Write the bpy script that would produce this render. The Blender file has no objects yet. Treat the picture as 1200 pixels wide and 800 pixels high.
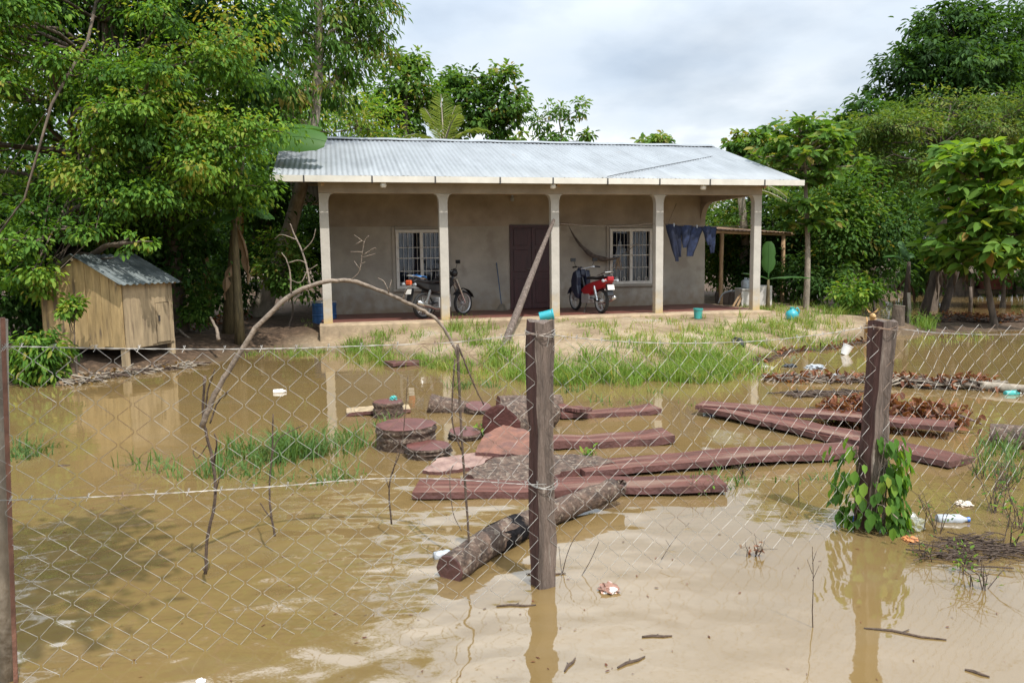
import bpy, math, random
import numpy as np
from mathutils import Vector, Matrix
S = bpy.context.scene
COL = S.collection
R = math.radians
random.seed(7)
RNG = np.random.default_rng(11)

# ---------------------------------------------------------------- camera, sky, sun, exposure
TILT, ROLL, CAMH, FPX = 0.1087, -0.014, 1.75, 900.0
ct, st_ = math.cos(TILT), math.sin(TILT); cr, sr = math.cos(ROLL), math.sin(ROLL)
fwd = Vector((0, ct, -st_)); up0 = Vector((0, st_, ct)); rt0 = Vector((1, 0, 0))
crt = rt0*cr + up0*sr; cup = rt0*(-sr) + up0*cr
cd = bpy.data.cameras.new('camera'); cam = bpy.data.objects.new('camera', cd); COL.objects.link(cam)
cd.sensor_width = 36; cd.lens = FPX/1200*36; cd.clip_start = 0.05; cd.clip_end = 3000
m = Matrix((crt, cup, -fwd)).transposed().to_4x4(); m.translation = Vector((0, 0, CAMH)); cam.matrix_world = m
S.camera = cam

def ray(px, py):
    u, v = px-600, py-400
    return crt*u - cup*v + fwd*FPX
def G(px, py, z=0.0):                       # where the sight line through a photo pixel meets height z
    d = ray(px, py); return Vector((0, 0, CAMH)) + d*((z-CAMH)/d.z)
def D(px, py, Y):                           # ... meets distance Y
    d = ray(px, py); return Vector((0, 0, CAMH)) + d*(Y/d.y)

SUN_EL, SUN_H = R(60), Vector((0.55, -0.83)).normalized()
w = bpy.data.worlds.new('World'); S.world = w; w.use_nodes = True
nt = w.node_tree; nt.nodes.clear()
def N(t, typ, **kw):
    n = t.nodes.new(typ)
    for k, v in kw.items():
        if k.startswith('i_'): n.inputs[int(k[2:])].default_value = v
        else: setattr(n, k, v)
    return n
def L(t, a, b): t.links.new(a, b)
out = N(nt, 'ShaderNodeOutputWorld'); bg = N(nt, 'ShaderNodeBackground'); bg.inputs[1].default_value = 0.1
sky = N(nt, 'ShaderNodeTexSky', sky_type='NISHITA', sun_disc=False, sun_elevation=SUN_EL)
sky.sun_rotation = math.atan2(SUN_H.x, SUN_H.y); sky.air_density = 1.0; sky.dust_density = 2.0
tc = N(nt, 'ShaderNodeTexCoord'); sp = N(nt, 'ShaderNodeSeparateXYZ'); L(nt, tc.outputs['Generated'], sp.inputs[0])
zz = N(nt, 'ShaderNodeMath', operation='ADD', i_1=0.22); L(nt, sp.outputs[2], zz.inputs[0])
zm = N(nt, 'ShaderNodeMath', operation='MAXIMUM', i_1=0.05); L(nt, zz.outputs[0], zm.inputs[0])
dx = N(nt, 'ShaderNodeMath', operation='DIVIDE'); L(nt, sp.outputs[0], dx.inputs[0]); L(nt, zm.outputs[0], dx.inputs[1])
dy = N(nt, 'ShaderNodeMath', operation='DIVIDE'); L(nt, sp.outputs[1], dy.inputs[0]); L(nt, zm.outputs[0], dy.inputs[1])
cb = N(nt, 'ShaderNodeCombineXYZ'); L(nt, dx.outputs[0], cb.inputs[0]); L(nt, dy.outputs[0], cb.inputs[1]); cb.inputs[2].default_value = 3.7
n1 = N(nt, 'ShaderNodeTexNoise'); n1.inputs['Scale'].default_value = 1.5; n1.inputs['Detail'].default_value = 7; n1.inputs['Roughness'].default_value = .5
L(nt, cb.outputs[0], n1.inputs['Vector'])
r1 = N(nt, 'ShaderNodeValToRGB'); L(nt, n1.outputs[0], r1.inputs[0])        # cover
r1.color_ramp.elements[0].position = .36; r1.color_ramp.elements[0].color = (.6, .6, .6, 1); r1.color_ramp.elements[1].position = .54; r1.color_ramp.elements[1].color = (.97, .97, .97, 1)
n2 = N(nt, 'ShaderNodeTexNoise'); n2.inputs['Scale'].default_value = 1.1; n2.inputs['Detail'].default_value = 6; n2.inputs['Roughness'].default_value = .48
mp = N(nt, 'ShaderNodeVectorMath', operation='ADD', i_1=(5.3, 2.1, 9.0)); L(nt, cb.outputs[0], mp.inputs[0]); L(nt, mp.outputs[0], n2.inputs['Vector'])
r2 = N(nt, 'ShaderNodeValToRGB'); L(nt, n2.outputs[0], r2.inputs[0])
r2.color_ramp.elements[0].position = .36; r2.color_ramp.elements[0].color = (6.6, 7.6, 8.8, 1)
r2.color_ramp.elements[1].position = .62; r2.color_ramp.elements[1].color = (10.6, 11.0, 11.4, 1)
e = r2.color_ramp.elements.new(.52); e.color = (7.9, 8.6, 9.3, 1)
mx = N(nt, 'ShaderNodeMix', data_type='RGBA'); L(nt, r1.outputs[0], mx.inputs[0]); L(nt, sky.outputs[0], mx.inputs[6]); L(nt, r2.outputs[0], mx.inputs[7])
# the cloud deck is thinner and brighter overhead than towards the horizon
mr = N(nt, 'ShaderNodeMapRange', interpolation_type='SMOOTHSTEP'); L(nt, sp.outputs[2], mr.inputs[0]); mr.inputs[1].default_value = .24; mr.inputs[2].default_value = .52; mr.inputs[3].default_value = 1.0; mr.inputs[4].default_value = 2.0
vm = N(nt, 'ShaderNodeVectorMath', operation='SCALE'); L(nt, mx.outputs[2], vm.inputs[0]); L(nt, mr.outputs[0], vm.inputs['Scale'])
L(nt, vm.outputs[0], bg.inputs[0]); L(nt, bg.outputs[0], out.inputs[0])

sd = bpy.data.lights.new('sun', 'SUN'); sun = bpy.data.objects.new('sun', sd); COL.objects.link(sun)
sd.energy = 4.2; sd.angle = R(0.6); sd.color = (1, .955, .89)
sv = Vector((SUN_H.x*math.cos(SUN_EL), SUN_H.y*math.cos(SUN_EL), math.sin(SUN_EL)))
sun.rotation_euler = sv.to_track_quat('Z', 'Y').to_euler(); sun.location = (5, -8, 20)
S.view_settings.view_transform = 'Standard'; S.view_settings.look = 'None'; S.view_settings.gamma = 1; S.view_settings.exposure = 0.18
S.render.engine = 'CYCLES'
S.cycles.max_bounces = 8; S.cycles.transparent_max_bounces = 8; S.cycles.caustics_reflective = False; S.cycles.caustics_refractive = False

# ---------------------------------------------------------------- helpers
def tag(o, label=None, cat=None, group=None, kind=None):
    if label: o['label'] = label
    if cat: o['category'] = cat
    if group: o['group'] = group
    if kind: o['kind'] = kind
    return o
def thing(name, label, cat, loc=(0, 0, 0), rz=0, group=None):
    o = bpy.data.objects.new(name, None); COL.objects.link(o); o.location = loc; o.rotation_euler = (0, 0, rz)
    o.empty_display_size = .2
    return tag(o, label, cat, group)
def copytree(o, parent=None):
    c = o.copy(); COL.objects.link(c)
    if parent: c.parent = parent
    for ch in [k for k in o.children]: copytree(ch, c)
    return c
class MB:
    def __init__(s): s.v = []; s.f = []; s.m = []
    def face(s, idx, mi=0): s.f.append(tuple(idx)); s.m.append(mi)
    def box(s, c, size, M=None, mi=0, taper=(1, 1)):
        b = len(s.v); hx, hy, hz = size[0]/2, size[1]/2, size[2]/2
        for z in (-1, 1):
            tx, ty = (taper if z > 0 else (1, 1))
            for x, y in ((-1, -1), (1, -1), (1, 1), (-1, 1)):
                p = Vector((x*hx*tx, y*hy*ty, z*hz))
                if M: p = M @ p
                s.v.append(p+Vector(c))
        for q in ((3, 2, 1, 0), (4, 5, 6, 7), (0, 1, 5, 4), (1, 2, 6, 5), (2, 3, 7, 6), (3, 0, 4, 7)): s.face([b+i for i in q], mi)
        return s
    def tube(s, pts, rad, seg=6, mi=0, caps=True, jit=0):
        pts = [Vector(p) for p in pts]; n = len(pts)
        if not hasattr(rad, '__len__'): rad = [rad]*n
        b = len(s.v); prev = None
        for i, p in enumerate(pts):
            t = (pts[min(i+1, n-1)]-pts[max(i-1, 0)])
            if t.length < 1e-9: t = Vector((0, 0, 1))
            t.normalize()
            if prev is None:
                a = Vector((0, 0, 1)) if abs(t.z) < .9 else Vector((1, 0, 0))
                x = t.cross(a).normalized()
            else:
                x = prev - t*prev.dot(t)
                if x.length < 1e-6: x = t.orthogonal()
                x.normalize()
            prev = x; y = t.cross(x)
            for k in range(seg):
                an = 2*math.pi*k/seg; r = rad[i]*(1+(random.uniform(-jit, jit) if jit else 0))
                s.v.append(p + x*(r*math.cos(an)) + y*(r*math.sin(an)))
        for i in range(n-1):
            for k in range(seg):
                k2 = (k+1) % seg
                s.face((b+i*seg+k, b+i*seg+k2, b+(i+1)*seg+k2, b+(i+1)*seg+k), mi)
        if caps:
            s.face([b+k for k in range(seg)][::-1], mi); s.face([b+(n-1)*seg+k for k in range(seg)], mi)
        return s
    def lathe(s, prof, c=(0, 0, 0), seg=20, M=None, mi=0, caps=True):
        b = len(s.v); n = len(prof)
        for r, z in prof:
            for k in range(seg):
                an = 2*math.pi*k/seg; p = Vector((r*math.cos(an), r*math.sin(an), z))
                if M: p = M @ p
                s.v.append(p+Vector(c))
        for i in range(n-1):
            for k in range(seg):
                k2 = (k+1) % seg; s.face((b+i*seg+k, b+i*seg+k2, b+(i+1)*seg+k2, b+(i+1)*seg+k), mi)
        if caps and prof[0][0] > 1e-4: s.face([b+k for k in range(seg)][::-1], mi)
        if caps and prof[-1][0] > 1e-4: s.face([b+(n-1)*seg+k for k in range(seg)], mi)
        return s
    def prism(s, poly, a, b_, axis='y', mi=0):          # polygon in the two other axes, extruded along axis
        b = len(s.v); n = len(poly)
        for t in (a, b_):
            for p, q in poly:
                s.v.append(Vector((p, t, q)) if axis == 'y' else (Vector((t, p, q)) if axis == 'x' else Vector((p, q, t))))
        s.face([b+i for i in range(n)], mi); s.face([b+n+i for i in range(n)][::-1], mi)
        for i in range(n):
            j = (i+1) % n; s.face((b+j, b+i, b+n+i, b+n+j), mi)
        return s
    def build(s, name, mats, parent=None, smooth=False, bevel=0, recalc=False):
        me = bpy.data.meshes.new(name); me.from_pydata([tuple(v) for v in s.v], [], s.f)
        if not isinstance(mats, (list, tuple)): mats = [mats]
        for q in mats: me.materials.append(q)
        me.polygons.foreach_set('material_index', s.m)
        if smooth: me.polygons.foreach_set('use_smooth', [True]*len(s.f))
        me.update()
        o = bpy.data.objects.new(name, me); COL.objects.link(o)
        if parent: o.parent = parent
        if bevel:
            b = o.modifiers.new('bevel', 'BEVEL'); b.width = bevel; b.segments = 2; b.limit_method = 'ANGLE'
        return o
def fast(name, V, Q, mat, parent=None, rnd=None, smooth=False):
    V = np.asarray(V, np.float32); Q = np.asarray(Q, np.int32); k = Q.shape[1]
    me = bpy.data.meshes.new(name); me.vertices.add(len(V)); me.vertices.foreach_set('co', V.ravel())
    me.loops.add(Q.size); me.loops.foreach_set('vertex_index', Q.ravel())
    me.polygons.add(len(Q)); me.polygons.foreach_set('loop_start', np.arange(0, Q.size, k, dtype=np.int32))
    if smooth: me.polygons.foreach_set('use_smooth', np.ones(len(Q), bool))
    me.update(calc_edges=True); me.validate()
    if rnd is not None:
        a = me.attributes.new('rnd', 'FLOAT', 'POINT'); a.data.foreach_set('value', np.asarray(rnd, np.float32))
    for q in (mat if isinstance(mat, (list, tuple)) else [mat]): me.materials.append(q)
    o = bpy.data.objects.new(name, me); COL.objects.link(o)
    if parent: o.parent = parent
    return o
def spline(pts, n=6):                                       # Catmull-Rom through the points
    pts = [Vector(p) for p in pts]; P = [pts[0]*2-pts[1]]+pts+[pts[-1]*2-pts[-2]]; o = []
    for i in range(1, len(P)-2):
        a, b, c, d = P[i-1:i+3]
        for k in range(n):
            t = k/n; o.append(.5*((2*b)+(c-a)*t+(2*a-5*b+4*c-d)*t*t+(3*b-a-3*c+d)*t**3))
    return o+[pts[-1]]
def lerpr(a, b, n): return [a+(b-a)*i/(n-1) for i in range(n)]

# ---------------------------------------------------------------- materials
def mat(name, col, rough=.7, var=.25, scale=6, bump=0, bscale=None, metal=0, stretch=(1, 1, 1), spec=.5, col2=None, detail=6, coords='Object', spots=None, splash=None):
    """noise mottled principled: col towards col2 (or a darker/lighter col by var)"""
    M = bpy.data.materials.new(name); M.use_nodes = True; t = M.node_tree; b = t.nodes['Principled BSDF']
    tcn = N(t, 'ShaderNodeTexCoord'); mp = N(t, 'ShaderNodeMapping'); mp.inputs['Scale'].default_value = stretch
    L(t, tcn.outputs[coords], mp.inputs[0])
    no = N(t, 'ShaderNodeTexNoise'); no.inputs['Scale'].default_value = scale; no.inputs['Detail'].default_value = detail; no.inputs['Roughness'].default_value = .62
    L(t, mp.outputs[0], no.inputs['Vector'])
    rp = N(t, 'ShaderNodeValToRGB'); L(t, no.outputs[0], rp.inputs[0])
    c1 = tuple(c*(1-var) for c in col); c2 = col2 or tuple(min(1, c*(1+var)) for c in col)
    rp.color_ramp.elements[0].position = .34; rp.color_ramp.elements[0].color = (*c1, 1)
    rp.color_ramp.elements[1].position = .66; rp.color_ramp.elements[1].color = (*c2, 1)
    csock = rp.outputs[0]
    if spots:                                               # (colour, scale, threshold)
        n3 = N(t, 'ShaderNodeTexNoise'); n3.inputs['Scale'].default_value = spots[1]; n3.inputs['Detail'].default_value = 5
        L(t, mp.outputs[0], n3.inputs['Vector'])
        r3 = N(t, 'ShaderNodeValToRGB'); r3.color_ramp.elements[0].position = spots[2]; r3.color_ramp.elements[1].position = spots[2]+.08
        L(t, n3.outputs[0], r3.inputs[0])
        mm = N(t, 'ShaderNodeMix', data_type='RGBA'); L(t, r3.outputs[0], mm.inputs[0]); L(t, csock, mm.inputs[6]); mm.inputs[7].default_value = (*spots[0], 1)
        csock = mm.outputs[2]
    if splash:                                              # mud splashed on the foot, ragged upper edge
        sx = N(t, 'ShaderNodeSeparateXYZ'); L(t, tcn.outputs['Object'], sx.inputs[0])
        n4 = N(t, 'ShaderNodeTexNoise'); n4.inputs['Scale'].default_value = 5; n4.inputs['Detail'].default_value = 8; L(t, tcn.outputs['Object'], n4.inputs['Vector'])
        a4 = N(t, 'ShaderNodeMath', operation='MULTIPLY_ADD'); L(t, n4.outputs[0], a4.inputs[0]); a4.inputs[1].default_value = -1.3; L(t, sx.outputs[2], a4.inputs[2])
        r4 = N(t, 'ShaderNodeMapRange'); L(t, a4.outputs[0], r4.inputs[0]); r4.inputs[1].default_value = -.75; r4.inputs[2].default_value = -.1; r4.inputs[3].default_value = .85; r4.inputs[4].default_value = 0
        m4 = N(t, 'ShaderNodeMix', data_type='RGBA'); L(t, r4.outputs[0], m4.inputs[0]); L(t, csock, m4.inputs[6]); m4.inputs[7].default_value = (*splash, 1); csock = m4.outputs[2]
    L(t, csock, b.inputs['Base Color'])
    b.inputs['Roughness'].default_value = rough; b.inputs['Metallic'].default_value = metal; b.inputs['Specular IOR Level'].default_value = spec
    if bump:
        nb = N(t, 'ShaderNodeTexNoise'); nb.inputs['Scale'].default_value = bscale or scale*4; nb.inputs['Detail'].default_value = 5
        L(t, mp.outputs[0], nb.inputs['Vector'])
        bp = N(t, 'ShaderNodeBump'); bp.inputs['Strength'].default_value = bump; bp.inputs['Distance'].default_value = .02
        L(t, nb.outputs[0], bp.inputs['Height']); L(t, bp.outputs[0], b.inputs['Normal'])
    return M
def leafmat(name, cols, trans=.42, rough=.6, spec=.15):
    M = bpy.data.materials.new(name); M.use_nodes = True; t = M.node_tree; b = t.nodes['Principled BSDF']; o = t.nodes['Material Output']
    at = N(t, 'ShaderNodeAttribute', attribute_name='rnd'); rp = N(t, 'ShaderNodeValToRGB'); L(t, at.outputs['Fac'], rp.inputs[0])
    el = rp.color_ramp.elements; el[0].color = (*cols[0], 1); el[1].color = (*cols[-1], 1)
    for i in range(1, len(cols)-1): q = el.new(i/(len(cols)-1)); q.color = (*cols[i], 1)
    L(t, rp.outputs[0], b.inputs['Base Color']); b.inputs['Roughness'].default_value = rough; b.inputs['Specular IOR Level'].default_value = spec
    tr = N(t, 'ShaderNodeBsdfTranslucent'); hs = N(t, 'ShaderNodeMix', data_type='RGBA', blend_type='MULTIPLY'); hs.inputs[0].default_value = 1
    L(t, rp.outputs[0], hs.inputs[6]); hs.inputs[7].default_value = (1.5, 1.35, .5, 1); L(t, hs.outputs[2], tr.inputs[0])
    ms = N(t, 'ShaderNodeMixShader'); ms.inputs[0].default_value = trans; L(t, b.outputs[0], ms.inputs[1]); L(t, tr.outputs[0], ms.inputs[2]); L(t, ms.outputs[0], o.inputs[0])
    return M
LM = dict(
    dark=leafmat('leaf_dark', [(.02, .05, .012), (.036, .09, .02), (.06, .135, .03), (.09, .17, .04)]),
    mid=leafmat('leaf_mid', [(.035, .08, .015), (.06, .14, .024), (.10, .20, .035), (.15, .25, .05), (.26, .22, .06)]),
    lime=leafmat('leaf_lime', [(.045, .105, .02), (.08, .185, .03), (.135, .265, .038), (.215, .335, .05), (.30, .28, .06)], .45),
    olive=leafmat('leaf_olive', [(.04, .08, .018), (.075, .14, .03), (.125, .2, .045), (.19, .22, .06)], .4),
    grass=leafmat('grass_blade', [(.10, .17, .03), (.13, .23, .04), (.19, .29, .06), (.30, .31, .11), (.42, .35, .18)], .4),
    reed=leafmat('reed_blade', [(.05, .09, .03), (.08, .16, .045), (.12, .2, .06), (.2, .22, .09)], .35),
    dry=leafmat('leaf_dry', [(.08, .03, .018), (.16, .06, .03), (.26, .11, .06), (.2, .13, .08)], .2),
    banana=leafmat('leaf_banana', [(.03, .085, .02), (.05, .13, .025), (.085, .19, .035)], .35, .5, .3),
    dead=leafmat('leaf_dead', [(.045, .03, .02), (.08, .05, .032), (.14, .10, .065)], .15),
    bright=leafmat('leaf_bright', [(.04, .09, .015), (.075, .165, .025), (.12, .235, .035), (.19, .29, .05), (.3, .2, .06)], .45),
    palm=leafmat('leaf_palm', [(.10, .16, .04), (.18, .25, .07), (.27, .32, .12)], .4),
    brown=leafmat('leaf_withered', [(.18, .11, .06), (.28, .19, .12), (.36, .27, .18)], .25),
)
BARK = mat('bark', (.10, .075, .055), .9, .45, 9, .9, 30, stretch=(1, 1, .35))
BARKL = mat('bark_pale', (.26, .22, .17), .9, .35, 9, .6, 30, stretch=(1, 1, .5))
TWIG = mat('twig_bark', (.19, .15, .115), .85, .4, 25, .5, 60)
TWIGD = mat('twig_bark_dark', (.075, .05, .035), .85, .4, 25, .5, 60)
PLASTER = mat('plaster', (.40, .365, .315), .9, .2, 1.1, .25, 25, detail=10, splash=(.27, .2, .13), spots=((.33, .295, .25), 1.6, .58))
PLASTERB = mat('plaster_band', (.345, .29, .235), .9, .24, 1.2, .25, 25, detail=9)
COLM = mat('column_plaster', (.44, .41, .36), .85, .14, 3, .2, 30, detail=8, splash=(.44, .31, .12))
SLABM = mat('red_floor', (.16, .06, .045), .45, .25, 3, .1, 20)
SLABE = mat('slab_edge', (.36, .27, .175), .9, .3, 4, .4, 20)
ROOFM = mat('zinc_roof', (.25, .272, .29), .62, .14, 2.2, .05, 40, metal=.25, detail=8, stretch=(1, .12, 1), spots=((.27, .23, .2), 3, .68))
ROOFO = mat('old_zinc', (.11, .135, .135), .55, .4, 3, .15, 30, metal=.3, col2=(.2, .225, .225))
RUST = mat('rusty_sheet', (.26, .16, .10), .75, .4, 5, .2, 30, metal=.2)
GUTT = mat('gutter_cream', (.62, .59, .52), .5, .1, 3)
BRKT = mat('dark_metal', (.05, .045, .04), .6, .2, 10)
DOORM = mat('door_maroon', (.05, .011, .013), .45, .3, 3, .15, 20, stretch=(6, 6, 1))
WHITE = mat('white_paint', (.72, .69, .64), .5, .1, 8)
NAVY = mat('navy_cloth', (.005, .008, .025), .9, .35, 3, stretch=(8, 8, 1))
PLANKW = mat('plank_weathered', (.40, .28, .13), .85, .3, 3, .6, 40, stretch=(4, 4, .6), spots=((.17, .12, .07), 2.2, .55))  # dark spots put the gable's patchy shade into the plank colour
PLANKG = mat('plank_grey', (.35, .265, .16), .85, .3, 3, .6, 40, stretch=(4, 4, .6), spots=((.2, .145, .09), 2.4, .6))
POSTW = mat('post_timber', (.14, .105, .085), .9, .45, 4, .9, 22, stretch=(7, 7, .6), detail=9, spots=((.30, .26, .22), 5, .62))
POSTSH = mat('post_timber_shade', (.085, .04, .033), .9, .45, 4, .9, 22, stretch=(7, 7, .6), detail=9)
LEANW = mat('lean_to_timber', (.38, .25, .14), .85, .3, 4, .4, 30, stretch=(5, 5, .6))
REDW = mat('wet_red_timber', (.11, .044, .033), .45, .45, 3, .7, 12, stretch=(.5, 5, 5), detail=10, spec=.15, spots=((.19, .115, .085), 1.8, .58))
REDWD = mat('wet_red_timber_dark', (.10, .045, .04), .45, .4, 4, .6, 30, detail=9)
CUT = mat('fresh_cut_red', (.105, .035, .028), .5, .3, 9, .4, 40)
CUTO = mat('fresh_cut_orange', (.155, .062, .036), .6, .5, 5, .6, 20, spots=((.12, .05, .035), 4, .55))
LBARK = mat('log_bark', (.085, .054, .038), .85, .6, 16, 1.0, 45, stretch=(1, 1, 1), spots=((.20, .155, .115), 30, .56))
WIRE = mat('galvanised_wire', (.33, .315, .29), .55, .35, 14, metal=.35, spots=((.17, .10, .06), 2.5, .56))
RUSTPIPE = mat('rusty_pipe', (.16, .075, .05), .7, .35, 14, .3, 60)
BLACKP = mat('black_plastic', (.018, .018, .02), .35, .3, 10)
CHROME = mat('chrome', (.6, .6, .6), .25, .1, 5, metal=.9)
REDP = mat('red_paint', (.33, .012, .018), .32, .1, 5)
NAVYP = mat('navy_plastic', (.02, .025, .05), .35, .2, 5)
TYRE = mat('tyre_rubber', (.02, .02, .02), .85, .2, 20)
SILV = mat('silver_paint', (.5, .5, .5), .4, .1, 5, metal=.5)
ORANGE = mat('orange_lens', (.65, .10, .03), .3, .1, 5)
JEANS = mat('denim', (.014, .022, .055), .95, .45, 9, .4, 60)
JEANSL = mat('denim_dark', (.009, .013, .032), .95, .4, 9, .4, 60)
TEAL = mat('teal_plastic', (.05, .33, .30), .45, .15, 4)
TEALB = mat('turquoise_plastic', (.03, .32, .38), .4, .15, 4)
BLUEP = mat('blue_plastic', (.03, .10, .25), .5, .3, 4)
CONC = mat('concrete_pale', (.55, .53, .49), .85, .15, 5, .3, 40)
CLEARP = mat('milky_plastic', (.36, .39, .42), .3, .2, 12)
HAMM = mat('hammock_cloth', (.12, .10, .09), .95, .5, 14, .3, 50)
FUR = mat('tan_fur', (.46, .28, .12), .95, .25, 14, .4, 90)
FURP = mat('pale_fur', (.62, .48, .32), .95, .15, 14)

def groundmat():
    M = bpy.data.materials.new('yard_soil'); M.use_nodes = True; t = M.node_tree; b = t.nodes['Principled BSDF']
    tcn = N(t, 'ShaderNodeTexCoord')
    def noise(s, d=7, ro=.6):
        n = N(t, 'ShaderNodeTexNoise'); n.inputs['Scale'].default_value = s; n.inputs['Detail'].default_value = d; n.inputs['Roughness'].default_value = ro
        L(t, tcn.outputs['Object'], n.inputs['Vector']); return n
    def ramp(n, els):
        r = N(t, 'ShaderNodeValToRGB'); L(t, n, r.inputs[0]); e = r.color_ramp.elements
        e[0].position, e[0].color = els[0][0], (*els[0][1], 1); e[1].position, e[1].color = els[-1][0], (*els[-1][1], 1)
        for p, c in els[1:-1]: q = e.new(p); q.color = (*c, 1)
        return r
    sand = ramp(noise(.9).outputs[0], [(.3, (.17, .12, .068)), (.45, (.27, .20, .125)), (.6, (.38, .295, .195)), (.72, (.36, .32, .265))])
    fine = ramp(noise(14, 8, .7).outputs[0], [(.3, (.62, .6, .58)), (.7, (1.15, 1.15, 1.15))])
    mul = N(t, 'ShaderNodeMix', data_type='RGBA', blend_type='MULTIPLY'); mul.inputs[0].default_value = 1; L(t, sand.outputs[0], mul.inputs[6]); L(t, fine.outputs[0], mul.inputs[7])
    lit = ramp(noise(7, 9, .75).outputs[0], [(.3, (.035, .022, .014)), (.5, (.075, .048, .03)), (.68, (.17, .11, .07))])
    at = N(t, 'ShaderNodeAttribute', attribute_name='litter')
    m1 = N(t, 'ShaderNodeMix', data_type='RGBA'); L(t, at.outputs['Fac'], m1.inputs[0]); L(t, mul.outputs[2], m1.inputs[6]); L(t, lit.outputs[0], m1.inputs[7])
    a2 = N(t, 'ShaderNodeAttribute', attribute_name='wet')
    m2 = N(t, 'ShaderNodeMix', data_type='RGBA'); L(t, a2.outputs['Fac'], m2.inputs[0]); L(t, m1.outputs[2], m2.inputs[6]); m2.inputs[7].default_value = (.11, .078, .042, 1)
    L(t, m2.outputs[2], b.inputs['Base Color']); b.inputs['Roughness'].default_value = .92; b.inputs['Specular IOR Level'].default_value = .3
    bp = N(t, 'ShaderNodeBump'); bp.inputs['Strength'].default_value = .7; bp.inputs['Distance'].default_value = .04
    L(t, noise(11, 8, .7).outputs[0], bp.inputs['Height']); L(t, bp.outputs[0], b.inputs['Normal'])
    return M
def watermat():
    M = bpy.data.materials.new('muddy_water'); M.use_nodes = True; t = M.node_tree; b = t.nodes['Principled BSDF']
    tcn = N(t, 'ShaderNodeTexCoord')
    def noise(s, d, ro, sc=(1, 1, 1), rot=0):
        mp = N(t, 'ShaderNodeMapping'); mp.inputs['Scale'].default_value = sc; mp.inputs['Rotation'].default_value = (0, 0, rot); L(t, tcn.outputs['Object'], mp.inputs[0])
        n = N(t, 'ShaderNodeTexNoise'); n.inputs['Scale'].default_value = s; n.inputs['Detail'].default_value = d; n.inputs['Roughness'].default_value = ro
        L(t, mp.outputs[0], n.inputs['Vector']); return n.outputs[0]
    r = N(t, 'ShaderNodeValToRGB'); L(t, noise(.35, 4, .5), r.inputs[0])
    r.color_ramp.elements[0].position = .35; r.color_ramp.elements[0].color = (.155, .104, .042, 1)
    r.color_ramp.elements[1].position = .65; r.color_ramp.elements[1].color = (.195, .13, .053, 1)
    r2_ = N(t, 'ShaderNodeValToRGB'); L(t, noise(1.1, 6, .62, (1, 2.2, 1), .4), r2_.inputs[0]); r2_.color_ramp.elements[0].position = .5; r2_.color_ramp.elements[0].color = (0, 0, 0, 1); r2_.color_ramp.elements[1].position = .72; r2_.color_ramp.elements[1].color = (.55, .55, .55, 1)
    sm = N(t, 'ShaderNodeMix', data_type='RGBA'); L(t, r2_.outputs[0], sm.inputs[0]); L(t, r.outputs[0], sm.inputs[6]); sm.inputs[7].default_value = (.19, .138, .072, 1)      # silt swirls
    L(t, sm.outputs[2], b.inputs['Base Color'])
    b.inputs['Roughness'].default_value = .03; b.inputs['IOR'].default_value = 2.0; b.inputs['Specular IOR Level'].default_value = .5
    def ma(op, a, bb):
        n = N(t, 'ShaderNodeMath', operation=op)
        for i, q in enumerate((a, bb)):
            if isinstance(q, (int, float)): n.inputs[i].default_value = q
            else: L(t, q, n.inputs[i])
        return n.outputs[0]
    # wind ruffles the water in patches
    pr = N(t, 'ShaderNodeMapRange'); L(t, noise(.45, 2, .5), pr.inputs[0]); pr.inputs[1].default_value = .4; pr.inputs[2].default_value = .62; pr.inputs[3].default_value = .25
    ds = N(t, 'ShaderNodeVectorMath', operation='DISTANCE'); L(t, tcn.outputs['Object'], ds.inputs[0]); ds.inputs[1].default_value = (-1.3, 4.1, 0)
    wv = N(t, 'ShaderNodeMapRange', interpolation_type='SMOOTHSTEP'); L(t, ds.outputs['Value'], wv.inputs[0]); wv.inputs[1].default_value = .8; wv.inputs[2].default_value = 3.6; wv.inputs[3].default_value = 1.0; wv.inputs[4].default_value = .09
    h = ma('ADD', ma('MULTIPLY', ma('MULTIPLY', noise(2.5, 1.5, .4, (1, 1.35, 1), -.8), 2.1), wv.outputs[0]), ma('MULTIPLY', ma('MULTIPLY', noise(13, 2, .5, (1, 1.7, 1), .3), .045), pr.outputs[0]))
    bp = N(t, 'ShaderNodeBump'); bp.inputs['Strength'].default_value = .34; bp.inputs['Distance'].default_value = .05
    L(t, h, bp.inputs['Height']); L(t, bp.outputs[0], b.inputs['Normal'])
    return M

# ---------------------------------------------------------------- ground and flood water
def sdist(P, poly):                          # signed distance, inside positive
    poly = np.asarray(poly, float); d = np.full(len(P), 1e9); ins = np.zeros(len(P), bool)
    for i in range(len(poly)):
        a, b = poly[i], poly[(i+1) % len(poly)]; ab = b-a
        tt = np.clip(((P-a)@ab)/(ab@ab), 0, 1); d = np.minimum(d, np.linalg.norm(P-a-tt[:, None]*ab, axis=1))
        cond = ((a[1] > P[:, 1]) != (b[1] > P[:, 1]))
        xi = a[0]+(P[:, 1]-a[1])*(b[0]-a[0])/(b[1]-a[1]+1e-12)
        ins ^= cond & (P[:, 0] < xi)
    return np.where(ins, d, -d)
shore = [(-300, 470), (0, 452), (60, 446), (110, 440), (200, 433), (262, 424), (300, 413), (350, 411), (410, 412), (450, 414), (500, 421), (560, 428), (640, 434), (720, 438), (800, 437), (860, 428), (905, 411), (950, 402), (1000, 396), (1060, 393.5), (1120, 392), (1200, 387), (1500, 376)]
LAND = [G(*p).xy[:] for p in shore] + [(70, 60), (200, 500), (-200, 500), (-60, 12)]
back = [(1022, 381), (1042, 352), (1075, 343), (1210, 341), (1500, 338), (1500, 366), (1210, 373), (1100, 375), (1050, 379)]
BACKW = [G(*p).xy[:] for p in back]
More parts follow.
